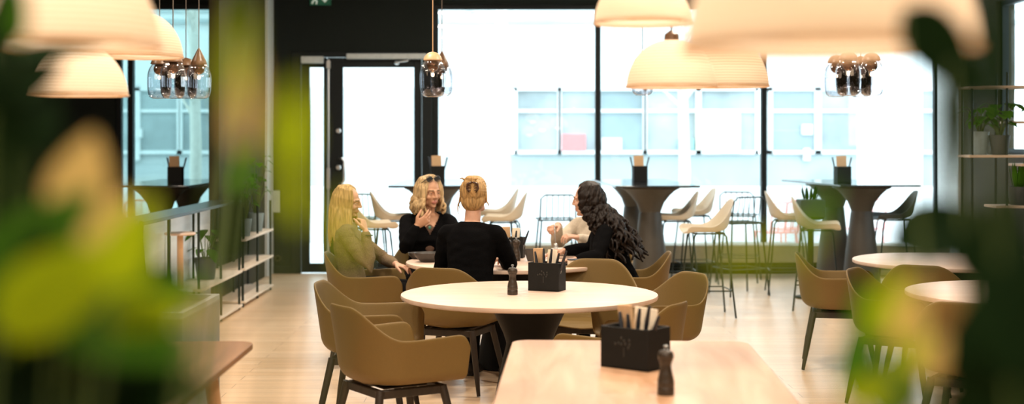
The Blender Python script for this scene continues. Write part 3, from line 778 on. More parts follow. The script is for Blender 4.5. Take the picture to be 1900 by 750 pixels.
# dishes on the people table
def bowl(x, y, r, h, m, label, cat='bowl', g='bowls and plates on the people table'):
    o = obj('bowl', MB().lathe([(0, 0), (r*0.5, 0), (r*0.55, 0.004), (r*0.9, h*0.6), (r, h), (r*0.96, h), (r*0.86, h*0.6), (r*0.5, 0.010), (0, 0.008)], 36), m, loc=(x, y, ZT), smooth=50); return tag(o, label, cat, g)
bowl(X(795, 9.95), 9.95, 0.105, 0.065, M_cer, 'larger dark bowl in front of the woman with glasses on her head')
bowl(X(776, 10.2), 10.2, 0.075, 0.045, M_cer, 'small dark bowl behind the larger dark bowl')
bowl(X(1050, 10.50), 10.50, 0.11, 0.05, M_cerw, 'white bowl under the hand holding the spoon')
bowl(X(985, 10.0), 10.0, 0.045, 0.085, M_cer, 'dark cup in the middle of the people table', 'cup')
o = obj('plate', MB().lathe([(0, 0), (0.07, 0), (0.11, 0.012), (0.108, 0.016), (0.07, 0.006), (0, 0.006)], 36), M_cer, loc=(X(1052, 9.75), 9.75, ZT), smooth=50); tag(o, 'dark plate before the curly haired woman', 'plate', 'bowls and plates on the people table')
nb = thing('notebook', 'thick dark notebook by the hand of the curly haired woman', 'book', (X(1070, 9.62), 9.62, ZT), R(10))
obj('cover', MB().b2(-0.06, 0.06, -0.04, 0.04, 0.0, 0.006).b2(-0.06, 0.06, -0.04, 0.04, 0.042, 0.048), M_pen, nb, bevel=0.001); obj('pages', MB().b2(-0.056, 0.057, -0.037, 0.037, 0.006, 0.042), M_paper, nb, smooth=0)

# ------------------------------------------------------------------ pendant lamps
def dome_lamp(px, Y, zb, label, dia=0.36):
    x = X(px, Y); r = dia/2; h = r*1.12
    t = thing('dome_lamp', label, 'lamp', (x, Y, zb), 0, 'woven dome pendant lamps')
    prof = []
    for k in range(17):
        a = R(4 + 84*k/16); prof.append((r*math.cos(a)**0.90, h*math.sin(a)))
    mb = MB(); n = 64; m = len(prof)
    mb.add([(q*math.cos(2*PI*k/n), q*math.sin(2*PI*k/n), z) for q, z in prof for k in range(n)], [(i*n+k, i*n+(k+1) % n, (i+1)*n+(k+1) % n, (i+1)*n+k) for i in range(m-1) for k in range(n)])
    o = obj('lamp_shade', mb, M_shade, t, smooth=180); bake(o, [('SOLIDIFY', dict(thickness=0.003, offset=-1))])
    obj('rim', MB().tube([(r*1.0*math.cos(2*PI*k/48), r*math.sin(2*PI*k/48), h*math.sin(R(4))) for k in range(49)], 0.004, 6, caps=False), M_capl, t)
    obj('cap', MB().lathe([(0, h-0.012), (r*0.17, h-0.012), (r*0.16, h+0.02), (r*0.05, h+0.035), (0, h+0.035)], 24), M_capw, t, smooth=40)
    obj('bulb', MB().ell((0, 0, h*0.50), (0.030, 0.030, 0.040)).lathe([(0, h*0.5+0.03), (0.016, h*0.5+0.03), (0.016, h-0.012), (0, h-0.012)], 16), M_bulb, t)
    obj('cord', MB().tube([(0, 0, h+0.03), (0, 0, ZC-zb)], 0.004, 8, caps=False), M_cord, t)
    L_ = bpy.data.lights.new('bulb_light', 'POINT'); L_.energy = 2.0; L_.color = (1.0, 0.92, 0.80); L_.shadow_soft_size = 0.09
    lo = bpy.data.objects.new('bulb_light', L_); COL.objects.link(lo); lo.parent = t; lo.location = (0, 0, h*0.28)
    return t
dome_lamp(112, 2.6, Zp(100, 2.6), 'largest woven dome lamp at the top left-hand corner')
dome_lamp(258, 5.9, Zp(112, 5.9), 'woven dome lamp hanging in front of the alcove window')
dome_lamp(146, 5.3, Zp(184, 5.3), 'lowest woven dome lamp in the left-hand cluster')
dome_lamp(1192, 4.6, Zp(50, 4.6), 'woven dome lamp highest in the right-hand cluster, beside the window mullion', 0.315)
dome_lamp(1246, 5.4, Zp(168, 5.4), 'woven dome lamp hanging low in front of the big window, below the big blurred one', 0.345)
dome_lamp(1341, 6.1, Zp(167, 6.1), 'woven dome lamp beside the second mullion, partly behind the big blurred one', 0.395)
dome_lamp(1540, 1.76, Zp(112, 1.76), 'huge blurred woven dome lamp nearest the camera at the top right-hand side')

def glass_lamp(px, Y, pyb, label, cone=False, capm=None):
    x = X(px, Y); zb = Zp(pyb, Y); H_ = 0.30
    t = thing('glass_pendant', label, 'lamp', (x, Y, zb), 0, 'clear glass pendant lamps')
    prof = [(0.050, 0.0), (0.074, 0.012), (0.085, 0.05), (0.088, 0.14), (0.082, 0.20), (0.058, 0.242), (0.045, 0.250)]
    n = 40; m = len(prof); mb = MB()
    rp = lambda q, k: q * (1 + 0.035*math.cos(8*2*PI*k/n))
    mb.add([(rp(q, k)*math.cos(2*PI*k/n), rp(q, k)*math.sin(2*PI*k/n), z) for q, z in prof for k in range(n)], [(i*n+k, i*n+(k+1) % n, (i+1)*n+(k+1) % n, (i+1)*n+k) for i in range(m-1) for k in range(n)])
    o = obj('glass_shade', mb, M_lglass, t, smooth=180); bake(o, [('SUBSURF', dict(levels=1, render_levels=1)), ('SOLIDIFY', dict(thickness=0.004, offset=-1))])
    o.data.polygons.foreach_set('use_smooth', [True]*len(o.data.polygons))
    cm = capm or M_capw
    if cone: obj('cap', MB().lathe([(0, 0.215), (0.045, 0.22), (0.058, 0.245), (0.05, 0.27), (0.018, 0.335), (0.004, 0.36), (0, 0.36)], 28), cm, t, smooth=60)
    else: obj('cap', MB().lathe([(0, 0.245), (0.060, 0.245), (0.064, 0.25), (0.055, 0.275), (0.034, 0.296), (0.006, 0.305), (0, 0.305)], 28), cm, t, smooth=50)
    obj('ball', MB().ell((0, 0, 0.212), 0.042, nu=28, nv=18), M_copper, t)
    obj('bulb', MB().ell((0, 0, 0.150), (0.011, 0.011, 0.014)), M_bulb, t)
    obj('cord', MB().tube([(0, 0, 0.30), (0, 0, ZC-zb)], 0.0035, 8, caps=False), M_capl if capm else M_cord, t)
    return t
glass_lamp(803, 9.6, 180, 'nearest clear glass pendant with pale wooden cap, in front of the door frame', capm=M_capl)
glass_lamp(820, 11.4, 178, 'clear glass pendant with pointed cap, just behind the pale capped one', cone=True)
glass_lamp(1192, 11.0, 177, 'clear glass pendant peeping below a woven dome lamp')
for k, (px, Y) in enumerate(((1552, 10.2), (1574, 9.6), (1597, 10.5), (1617, 9.9))):
    glass_lamp(px, Y, 180 - 2*(k % 2), ('first', 'second', 'third', 'fourth')[k] + ' clear glass pendant from the mullion in the row before the white pillar')
for k, (px, Y, cn_) in enumerate(((296, 10.2, False), (321, 9.6, False), (345, 10.6, False), (369, 10.1, True))):
    glass_lamp(px, Y, 183, ('first', 'second', 'third', 'pointed-cap fourth')[k] + ' clear glass pendant from the dome lamp in the alcove cluster', cone=cn_)

# ------------------------------------------------------------------ plants
def leaf_mesh(mb, base, d, up, ln, wd, bend=0.25, fold=0.15, nseg=8):
    """one curved leaf blade with a folded midrib"""
    d = Vector(d).normalized(); up = Vector(up); up = (up - d*up.dot(d)).normalized(); sd = d.cross(up)
    vs_ = []; base = Vector(base)
    for i in range(nseg+1):
        t = i/nseg; wv = wd*0.5*(math.sin(PI*min(1, t**0.75))**0.8)*(1 - 0.25*t) + 0.0005
        c = base + d*ln*t - up*bend*ln*t*t
        vs_ += [c - sd*wv + up*fold*wv, c, c + sd*wv + up*fold*wv]
    fs_ = []
    for i in range(nseg):
        for k in (0, 1): fs_.append((i*3+k, i*3+k+1, (i+1)*3+k+1, (i+1)*3+k))
    mb.add(vs_, fs_)
def pot(parent, r, h, m, name='pot'):
    o = obj(name, MB().lathe([(0, 0), (r*0.72, 0), (r*0.76, 0.004), (r*0.98, h*0.9), (r, h), (r*0.93, h), (r*0.90, h*0.88), (0, h*0.88)], 32), m, parent, smooth=40)
    obj('soil', MB().lathe([(0, h*0.885), (r*0.89, h*0.885), (r*0.86, h*0.91), (0, h*0.93)], 24), M_soil, parent)
    return o
def small_plant(x, y, z, r, h, label, m_pot, m_leaf, seed, nl=16, ll=0.12, lw=0.07, hh=0.14, upright=False, group=None):
    rnd = random.Random(seed)
    t = thing('potted_plant', label, 'plant', (x, y, z), 0, group); pot(t, r, h, m_pot)
    lm = MB(); sm = MB()
    for k in range(nl):
        a = 2*PI*k/nl + rnd.uniform(-.4, .4)
        if upright:
            b = Vector((math.cos(a)*r*0.4, math.sin(a)*r*0.4, h*0.9)); d = Vector((math.cos(a)*0.28, math.sin(a)*0.28, 1))
            leaf_mesh(lm, b, d, (math.cos(a), math.sin(a), 0), ll*rnd.uniform(.8, 1.3), lw, 0.1)
        else:
            e = Vector((math.cos(a)*r*rnd.uniform(.5, 1.5), math.sin(a)*r*rnd.uniform(.5, 1.5), h + hh*rnd.uniform(.3, 1.0)))
            s0 = Vector((math.cos(a)*r*0.2, math.sin(a)*r*0.2, h*0.9))
            sm.tube([s0, (s0+e)/2 + Vector((0, 0, 0.03)), e], [0.004, 0.0035, 0.0025], 6)
            leaf_mesh(lm, e, (math.cos(a), math.sin(a), rnd.uniform(-.5, .4)), (0, 0, 1), ll*rnd.uniform(.7, 1.2), lw*rnd.uniform(.8, 1.2), 0.35)
    obj('foliage', lm, m_leaf, t, smooth=180)
    if sm.v: obj('stems', sm, M_stem, t)
    return t

# low open shelf along the partition
sh = thing('low_shelf_unit', 'low open shelf unit of pale boards on thin dark posts along the brown partition', 'shelf unit', (-2.68, 13.0, 0))
def board(y0, y1, z): obj('shelf_board', MB().b2(-0.15, 0.15, y0, y1, z-0.022, z), M_shelf, sh, bevel=0.003)
for z in (0.06, 0.37, 0.65): board(0.5, 2.1, z)
for z in (0.05, 0.37): board(-1.4, 0.36, z)
obj('back_panel', MB().b2(-0.165, -0.152, -3.35, 0.36, 0.05, 0.98), mat('white_rippled_panel', (0.86, 0.90, 0.92), 0.35, bump=0.35, scale=18, stretch=(1, 0.15, 1)), sh, smooth=0)
obj('top_rail', MB().b2(-0.13, 0.13, -3.4, 0.36, 1.00, 1.025), M_wire, sh, bevel=0.003)
for y in (0.52, 1.3, 2.08):
    for x in (-0.12, 0.12): obj('post', MB().tube([(x, y, 0.0), (x, y, 0.95)], 0.012, 8, caps=False), M_wire, sh)
for y in (-3.38, -2.4, -1.38, -0.5, 0.34):
    for x in (-0.12, 0.12): obj('post', MB().tube([(x, y, 0.0), (x, y, 1.0)], 0.011, 8, caps=False), M_wire, sh)
small_plant(-2.68, 12.45, 0.371, 0.10, 0.19, 'rubber plant in a dark pot on the low shelf before the alcove window', M_pot, M_leafm, 5, 11, 0.20, 0.10, 0.26)
small_plant(-2.63, 13.9, 0.651, 0.085, 0.17, 'bushy green plant with two tall leaves on the low shelf by the partition', M_potg, M_leafm, 11, 24, 0.10, 0.07, 0.42)
small_plant(-2.63, 14.6, 0.651, 0.085, 0.19, 'tall leafy green plant at the far end of the low shelf', M_potg, M_leafm, 12, 24, 0.10, 0.08, 0.62)
# grey cabinet behind the oak table
cb = thing('grey_cabinet', 'low grey cabinet with tray top behind the oak table corner', 'cabinet', (-1.93, 6.95, 0))
obj('body', MB().b2(-0.42, 0.42, -0.42, 0.40, 0.05, 0.77), M_gcab, cb, bevel=0.004); obj('plinth', MB().b2(-0.39, 0.39, -0.39, 0.37, 0, 0.05), M_black, cb, smooth=0)
tr_ = MB(); tr_.b2(-0.42, 0.42, -0.42, -0.39, 0.77, 0.80); tr_.b2(-0.42, 0.42, 0.37, 0.40, 0.77, 0.80); tr_.b2(-0.42, -0.39, -0.39, 0.37, 0.77, 0.80); tr_.b2(0.39, 0.42, -0.39, 0.37, 0.77, 0.80)
obj('tray_rim', tr_, M_grey, cb, bevel=0.003)
# side table and dark chair by the alcove window
sd = thing('plant_stand', 'small round pale stand on a single stem, on the low shelf', 'stand', (-2.66, 11.4, 0.371))
obj('tabletop', MB().lathe([(0, 0.46), (0.12, 0.46), (0.125, 0.47), (0.12, 0.48), (0, 0.48)], 40), M_top, sd); obj('stem', MB().lathe([(0.025, 0.02), (0.025, 0.46)], 20), M_capl, sd); obj('base', MB().lathe([(0, 0), (0.10, 0), (0.10, 0.012), (0.04, 0.025), (0, 0.025)], 36), M_white, sd)
lad = thing('ladder', 'dark folding step ladder at the near end of the low shelf', 'ladder', (-2.52, 9.2, 0))
for sx in (-1, 1): obj('rail', MB().tube([(sx*0.13, -0.18, 0.0), (sx*0.10, 0.08, 1.05)], 0.016, 8), M_leg, lad)
for k in range(3): obj('rung', MB().box((0, -0.11+0.07*k, 0.28+0.28*k), (0.25, 0.06, 0.02)), M_leg, lad, bevel=0.003)
for sx in (-1, 1): obj('rear_leg', MB().tube([(sx*0.12, 0.32, 0.0), (sx*0.09, 0.09, 1.03)], 0.012, 8), M_leg, lad)

# tall shelf unit on the right
ts = thing('tall_shelf_unit', 'tall open plant shelf with pale boards on thin dark rods at the right-hand wall', 'shelf unit', (4.15, 11.6, 0))
M_shelfx = wood('pale_shelf_wood_long', (0.58, 0.46, 0.35), (0.70, 0.58, 0.46), 0.5, 'X', 8)
for (x0, x1, z) in ((-0.47, 0.50, 2.03), (-0.12, 0.50, 1.745), (-0.47, 0.50, 1.47), (-0.05, 0.5, 1.40), (-0.25, 0.50, 1.06), (-0.47, 0.50, 0.60), (-0.47, 0.50, 0.10)):
    obj('shelf_board', MB().b2(x0, x1, -0.15, 0.15, z-0.02, z), M_shelfx, ts, bevel=0.003)
for x in (-0.44, -0.16, 0.10, 0.22, 0.47):
    for y in (-0.13, 0.13): obj('rod', MB().tube([(x, y, 0), (x, y, 2.14)], 0.010, 8, caps=False), M_wire, ts)
SX = 4.15
small_plant(SX-0.33, 11.6, 1.471, 0.07, 0.19, 'trailing plant in a tall grey pot on the tall shelf', M_potg, M_leafm, 21, 16, 0.11, 0.09, 0.20)
small_plant(SX-0.19, 11.55, 1.471, 0.085, 0.16, 'round leaved plant in a dark pot beside the tall grey pot on the tall shelf', M_pot, M_leafm, 22, 18, 0.12, 0.10, 0.26)
small_plant(SX-0.02, 11.6, 1.061, 0.09, 0.15, 'spiky plant in a dark pot on the lower board of the tall shelf', M_pot, M_leafm, 23, 18, 0.20, 0.03, upright=True)
small_plant(SX+0.12, 11.6, 1.746, 0.06, 0.08, 'little drooping plant in a brown pot on the upper half board', M_capw, M_leafm, 24, 10, 0.12, 0.07, 0.06)
# planter crate with spikes by the pillar bar table
pc = thing('planter_crate', 'dark square planter with spiky plants before the pillar bar table', 'planter', (3.00, 14.3, 0))
obj('stand', MB().lathe([(0.15, 0), (0.15, 0.02), (0.03, 0.04), (0.03, 0.78), (0.13, 0.80), (0.13, 0.82), (0, 0.82)], 28), M_black, pc)
obj('box', MB().b2(-0.12, 0.12, -0.12, 0.12, 0.82, 0.99), M_pot, pc, bevel=0.006)
lm = MB(); rnd = random.Random(6)
for k in range(22):
    a = rnd.uniform(0, 2*PI); leaf_mesh(lm, (math.cos(a)*0.06, math.sin(a)*0.06, 0.985), (math.cos(a)*0.4, math.sin(a)*0.4, 1), (math.cos(a), math.sin(a), 0), rnd.uniform(.08, .16), 0.03, 0.1)
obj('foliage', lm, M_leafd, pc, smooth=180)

# ------------------------------------------------------------------ people
M_skin = mat('warm_skin', (0.55, 0.30, 0.18), 0.5, var=0.05, scale=40)
M_skinp = mat('pink_skin', (0.60, 0.34, 0.23), 0.5, var=0.05, scale=40)
M_lip = mat('lips', (0.50, 0.20, 0.16), 0.45)
M_brow = mat('eyebrow_hair', (0.20, 0.12, 0.06), 0.8)
M_eyew = mat('eye_white', (0.75, 0.72, 0.68), 0.2); M_iris = mat('dark_iris', (0.03, 0.02, 0.015), 0.15)
def hair_mat(name, c, v=0.45):
    return mat(name, c, 0.5, spec=0.22, var=v, scale=55, bump=0.5, stretch=(1.6, 1.6, 0.12))
H_b1 = hair_mat('golden_blond_hair', (0.43, 0.29, 0.12)); H_b2 = hair_mat('ash_blond_hair', (0.47, 0.33, 0.17), 0.55); H_b3 = hair_mat('honey_blond_hair', (0.44, 0.27, 0.11), 0.5)
H_d = hair_mat('dark_brown_hair', (0.010, 0.0055, 0.0035), 0.6); H_d2 = hair_mat('brown_hair', (0.05, 0.03, 0.018), 0.4)
C_blk = mat('black_knit', (0.004, 0.004, 0.0045), 0.95, spec=0.05, scale=150, bump=0.3)
C_bei = mat('beige_brown_knit', (0.175, 0.122, 0.066), 0.95, var=0.2, scale=120, bump=0.5)
C_cre = mat('cream_knit', (0.62, 0.54, 0.43), 0.95, var=0.1, scale=120, bump=0.4)
C_pnt = mat('dark_trousers', (0.006, 0.006, 0.007), 0.9, spec=0.1)
C_brn = mat('brown_top', (0.13, 0.07, 0.045), 0.8)
C_sho = mat('dark_shoe', (0.012, 0.010, 0.009), 0.5)
M_clip = mat('tortoise_clip', (0.06, 0.025, 0.012), 0.2); M_gold = mat('gold_metal', (0.6, 0.42, 0.18), 0.25, 0.9)

def loft(mb, rings, n=22):
    vs_ = []; fs_ = []
    for c, ax, ay in rings:
        for k in range(n):
            a = 2*PI*k/n; ca, sa = math.cos(a), math.sin(a)
            vs_.append(c + ax*math.copysign(abs(ca)**0.85, ca) + ay*math.copysign(abs(sa)**0.85, sa))
    for i in range(len(rings)-1):
        for k in range(n):
            k2 = (k+1) % n; fs_.append((i*n+k, i*n+k2, (i+1)*n+k2, (i+1)*n+k))
    fs_.append(tuple(range(n-1, -1, -1))); fs_.append(tuple((len(rings)-1)*n+k for k in range(n)))
    mb.add(vs_, fs_)

def hand(mb, w_, d, n_, side, S, curl, thumb_in=0.35, spread=0.10):
    """palm, four unequal bent fingers, thumb from the side of the palm"""
    d = d.normalized(); n_ = (n_ - d*n_.dot(d)).normalized(); l = d.cross(n_) * side
    k = S
    loft(mb, [(w_ - d*0.015*k, l*0.021*k, n_*0.016*k), (w_ + d*0.02*k, l*0.028*k, n_*0.016*k), (w_ + d*0.055*k + l*0.003*k, l*0.038*k, n_*0.014*k), (w_ + d*0.085*k, l*0.038*k, n_*0.012*k), (w_ + d*0.098*k, l*0.034*k, n_*0.009*k)], 16)
    for i in range(4):
        off = (0.029 - 0.0195*i); b = w_ + d*(0.086 - 0.004*abs(i-1))*k + l*off*k
        dd = (d + l*spread*(1.2-0.8*i)).normalized(); ln = (0.072, 0.081, 0.075, 0.058)[i]*k
        pts = [b - dd*0.015*k, b]; ang = 0; p = b
        for j, fr in enumerate((0.44, 0.31, 0.25)):
            ang += curl[i] * (0.75, 1.1, 0.8)[j]
            p = p + (dd*math.cos(ang) + n_*math.sin(ang))*ln*fr; pts.append(p)
        mb.tube(pts, [0.0092*k, 0.0092*k, 0.0086*k, 0.0078*k, 0.0066*k], 10)
    b = w_ + d*0.022*k + l*0.024*k
    t1 = (d*0.62 + l*0.72 + n_*thumb_in*0.6).normalized(); t2 = (d*0.90 + l*0.25 + n_*thumb_in).normalized()
    p1 = b + t1*0.042*k; p2 = p1 + t2*0.032*k; p3 = p2 + t2*0.026*k + n_*0.004*k
    mb.tube([b - t1*0.01*k, p1, p2, p3], [0.0135*k, 0.0115*k, 0.0100*k, 0.0080*k], 10)

def head_shapes(mb, M, S):
    A = M @ Matrix.Scale(S, 4)
    mb.ell((0, -0.014, 0.034), (0.074, 0.093, 0.084), A, 28, 18)
    mb.ell((0, 0.016, -0.028), (0.061, 0.070, 0.080), A, 24, 16)
    mb.ell((0, 0.048, -0.083), (0.030, 0.030, 0.026), A); mb.ell((0, 0.068, -0.094), (0.017, 0.015, 0.015), A)
    for s in (-1, 1):
        mb.ell((s*0.036, 0.055, -0.022), (0.026, 0.026, 0.022), A)
        mb.ell((s*0.044, 0.012, -0.066), (0.020, 0.042, 0.022), A)
        mb.tube([A @ Vector((s*0.012, 0.082, 0.028)), A @ Vector((s*0.034, 0.076, 0.032)), A @ Vector((s*0.054, 0.052, 0.026))], [0.009*S, 0.009*S, 0.007*S], 10)
        mb.ell((s*0.031, 0.073, 0.0165), (0.0155, 0.010, 0.0075), A)
        mb.ell((s*0.031, 0.072, 0.0015), (0.0150, 0.009, 0.0055), A)
        mb.ell((s*0.076, -0.006, -0.004), (0.010, 0.020, 0.033), A)
        mb.ell((s*0.012, 0.092, -0.023), (0.009, 0.010, 0.008), A)
    mb.tube([A @ Vector((0, 0.082, 0.028)), A @ Vector((0, 0.096, 0.003)), A @ Vector((0, 0.104, -0.019))], [0.009*S, 0.0095*S, 0.0115*S], 12)
    mb.tube([A @ Vector((-0.021, 0.077, -0.057)), A @ Vector((0, 0.090, -0.053)), A @ Vector((0.021, 0.077, -0.057))], [0.005*S, 0.0075*S, 0.005*S], 10)
    mb.tube([A @ Vector((-0.018, 0.076, -0.064)), A @ Vector((0, 0.087, -0.066)), A @ Vector((0.018, 0.076, -0.064))], [0.005*S, 0.0085*S, 0.005*S], 10)

def figure(label, hx, hy, deg, S, lo, hi, hrot, armL, armR, m_top, skin, hair_fn, m_hair, fold=0.0, vneck=None, sleeve=0.92, hz=0.535, hoff=(0, 0.02, 0), bulk=1.0):
    rz = head_rot(deg); W = Matrix.Translation((hx, hy, 0)) @ Matrix.Rotation(rz, 4, 'Z'); WI = W.inverted(); RI = Matrix.Rotation(-rz, 3, 'Z')
    def ang(s): return R(lo + (hi-lo)*max(0, min(1, s/0.5)))
    def sp(s):
        p = Vector((0, 0, hz)); n = 24
        for i in range(n):
            a = ang(s*(i+0.5)/n); p += Vector((0, math.sin(a), math.cos(a))) * (s/n) * S
        return p
    def fr(s): a = ang(s); return Vector((0, math.sin(a), math.cos(a))), Vector((0, math.cos(a), -math.sin(a)))
    def torso(mb, g):
        rg = []
        for s, hw, hd, fo in ((-.105,.09,.07,0), (-.06,.160,.112,0), (.04,.165,.115,0), (.15,.134,.098,.004), (.24,.138,.104,.010), (.33,.152,.118,.022), (.41,.158,.100,.006), (.455,.140,.080,-.004), (.490,.098,.066,-.004), (.515,.066,.058,0)):
            u, f_ = fr(s); rg.append((sp(s) + f_*fo*S, Vector((1, 0, 0))*(hw*S*bulk+g), f_*(hd*S*bulk+g)))
        loft(mb, rg)
        u, f_ = fr(.45); c = sp(.445)
        mb.tube([c + Vector((-.150*S, 0, -.004)), c + Vector((0, 0, .018*S)), c + Vector((.150*S, 0, -.004))], [.050*S+g, .056*S+g, .050*S+g], 16)
    arms = []
    for sd_, A in ((-1, armL), (1, armR)):
        sh = sp(.445) + Vector((sd_*.165*S, 0, -.006))
        el = WI @ Vector(A['el']); wr = WI @ Vector(A['wr']); dd = RI @ Vector(A['d']); nn = RI @ Vector(A['n'])
        arms.append((sd_, sh, el, wr, dd, nn, A.get('curl', (.35, .35, .4, .45))))
    def arm(mb, a, g, end=1.0):
        _, sh, el, wr, *_r = a
        e2 = el.lerp(wr, end)
        mb.tube([sh, sh.lerp(el, .35), sh.lerp(el, .75), el, el.lerp(e2, .3), el.lerp(e2, .7), e2], [.050*S+g, .049*S+g, .041*S+g, .037*S+g, .040*S+g, .033*S+g, .026*S+g], 16)
    kn = [Vector((s*.115, .43*S, .525)) for s in (-1, 1)]; an = [Vector((s*.12, .40*S+.03, .10)) for s in (-1, 1)]
    def legs(mb, g):
        for i, s in enumerate((-1, 1)):
            mb.tube([Vector((s*.085, .0, hz-.005)), Vector((s*.095, .16, hz)), kn[i]], [.088*S+g, .082*S+g, .060*S+g], 18)
            mb.tube([kn[i], kn[i].lerp(an[i], .3), an[i]], [.058*S+g, .056*S+g, .036*S+g], 16)
    # body
    Mh = Matrix.Translation(sp(.50) + fr(.5)[0]*.175*S + Vector(hoff)) @ Euler((R(hrot[1]), R(hrot[2]), R(hrot[0])), 'XYZ').to_matrix().to_4x4()
    b = MB(); torso(b, -.004); legs(b, -.004)
    hb = Mh @ (Vector((0, -.022, -.055))*S)
    b.tube([sp(.44), sp(.50), hb], [.060*S, .052*S, .050*S], 16)
    for a in arms:
        arm(b, a, 0.0); hand(b, a[3], a[4], a[5], a[0], S*1.02, a[6])
    for i, s in enumerate((-1, 1)):
        b.tube([an[i], an[i] + Vector((0, -.02, -.05)), an[i] + Vector((s*.02, .15, -.066))], [.036*S, .040*S, .026*S], 12)
    head_shapes(b, Mh, S)
    me = fuse(b, .0046, 2, .4); me.name = 'person'
    me.materials.clear()
    for m in (skin, M_lip, M_brow): me.materials.append(m)
    HI = (Mh @ Matrix.Scale(S, 4)).inverted()
    for p in me.polygons:
        q = HI @ p.center
        if q.y > .05 and abs(q.x) < .06:
            if abs(q.x) < .0235 and -.0715 < q.z < -.0475 + .004*math.cos(q.x*150) and q.y > .070: p.material_index = 1
            elif .013 < abs(q.x) < .050 and .0285 < q.z + abs(q.x)*.06 < .0385: p.material_index = 2
    root = bpy.data.objects.new('person', me); COL.objects.link(root); root.location = (hx, hy, 0); root.rotation_euler = (0, 0, rz)
    tag(root, label, 'person')
    # eyes
    for s in (-1, 1):
        e = MB(); A = Mh @ Matrix.Scale(S, 4); e.ell((s*0.031, 0.0685, 0.0095), 0.0118, A, 16, 12); o = obj('eye', e, M_eyew, root, smooth=180)
        e = MB(); e.ell((s*0.031, 0.0765, 0.0085), (0.0058, 0.0045, 0.0062), A, 12, 8); obj('iris', e, M_iris, o, smooth=180)
    # clothes
    t = MB(); torso(t, .010)
    for a in arms: arm(t, a, .011, sleeve)
    tm = fuse(t, .0085, 4, .5); tm.name = 'jumper'
    for v in tm.vertices:                                            # soft folds in the knit
        k_ = noise.noise(Vector((v.co.x*14, v.co.y*14, v.co.z*26)))
        v.co += v.normal * k_ * 0.006
    if vneck:
        bm = bmesh.new(); bm.from_mesh(tm)
        zt = sp(.50)
        dele = [f for f in bm.faces if (lambda c: c.y > sp(max(0, (c.z-hz)/S)).y + .02 and c.z > zt.z - vneck and abs(c.x) < .085*(1 - (zt.z - c.z)/vneck) and c.z > zt.z - vneck)(f.calc_center_median())]
        bmesh.ops.delete(bm, geom=dele, context='FACES'); bm.to_mesh(tm); bm.free()
    link('jumper', tm, m_top, root)
    p_ = MB(); legs(p_, .008)
    rg = [(sp(s), Vector((1, 0, 0))*(w_*S+.008), fr(s)[1]*(d_*S+.008)) for s, w_, d_ in ((-.11,.09,.07), (-.06,.160,.112), (.04,.164,.114), (.08,.155,.108))]
    loft(p_, rg); link('trousers', fuse(p_, .011, 3), C_pnt, root)
    for i, s in enumerate((-1, 1)):
        sh_ = MB(); sh_.tube([an[i] + Vector((0, -.045, -.055)), an[i] + Vector((0, .02, -.05)), an[i] + Vector((s*.02, .17, -.070))], [.040*S, .046*S, .030*S], 14)
        sh_.box(an[i] + Vector((s*.01, .055, -.092)), (.075, .25, .016)); sm_ = fuse(sh_, .007, 2)
        for v in sm_.vertices: v.co.z = max(v.co.z, 0.002)
        link('shoe', sm_, C_sho, root)
    hm = hair_fn(Mh, S); link('hair', hm, m_hair, root)
    return root, Mh, S, sp

def lock(mb, M, S, az, ln, r, wave, rnd, out=0.0, drag=(0, 0, 0), start=0.125, curl=0, nseg=9, part=0.0):
    sx, sy = math.sin(R(az)), math.cos(R(az))
    pts = [Vector((part + 0.02*sx, 0.02*sy - 0.015, start)), Vector((part*0.5 + 0.062*sx, 0.066*sy - 0.020, 0.103)), Vector((0.086*sx, 0.096*sy - 0.020, 0.040)), Vector((0.092*sx, 0.100*sy - 0.022, -0.030))]
    P = [M @ (p*S) for p in pts]; Rm = M.to_3x3()
    o = Rm @ Vector((sx, sy, 0)); o.z = 0; o = o.normalized() if o.length > 0.1 else Vector((sx, sy, 0))
    base = P[-1]; ph = rnd.uniform(0, 6.28); side = Vector((-o.y, o.x, 0)); D = Vector(drag)
    for i in range(1, nseg+1):
        t = i/nseg
        p = base + Vector((0, 0, -ln*t)) + o*(out*math.sin(t*2.4)) + D*t*ln
        if curl: p += side*wave*math.cos(ph + t*curl) + o*wave*math.sin(ph + t*curl)
        else: p += side*wave*math.sin(ph + t*5) + o*wave*0.6*math.sin(ph*1.7 + t*4)
        P.append(p)
    if curl:                                                         # ringlets all along, tighter towards the ends
        Q = []; m_ = 7; U = P[:4]
        for a_, b_ in zip(U[:-1], U[1:]):
            for j in range(m_):
                Q.append(a_.lerp(b_, j/m_))
        for j, q in enumerate(Q):
            f_ = j/len(Q); amp = wave*(0.25 + 0.5*f_); th = ph - (len(Q)-j)*0.16*curl/6
            Q[j] = q + side*amp*math.cos(th) + o*amp*0.7*(1 + math.sin(th))
        rr_ = [r*(0.9 + 0.25*j/len(Q)) for j in range(len(Q))] + [r*1.1]
        P = Q + P[3:]; mb.tube(P, rr_ + [r*(1.1 - 0.35*(i/nseg)**1.6) for i in range(1, nseg+1)], 8)
        return
    n = len(P)
    mb.tube(P, [r*0.9, r*1.1, r*1.15, r*1.1] + [r*(1.1 - 0.55*(i/nseg)**1.6) for i in range(1, nseg+1)], 8)
def cap(mb, M, S, g=0.0):
    A = M @ Matrix.Scale(S, 4); mb.ell((0, -0.032, 0.040), (0.083+g, 0.096+g, 0.088+g), A, 28, 18); mb.ell((0, -0.045, -0.02), (0.076+g, 0.070, 0.075), A, 24, 14)

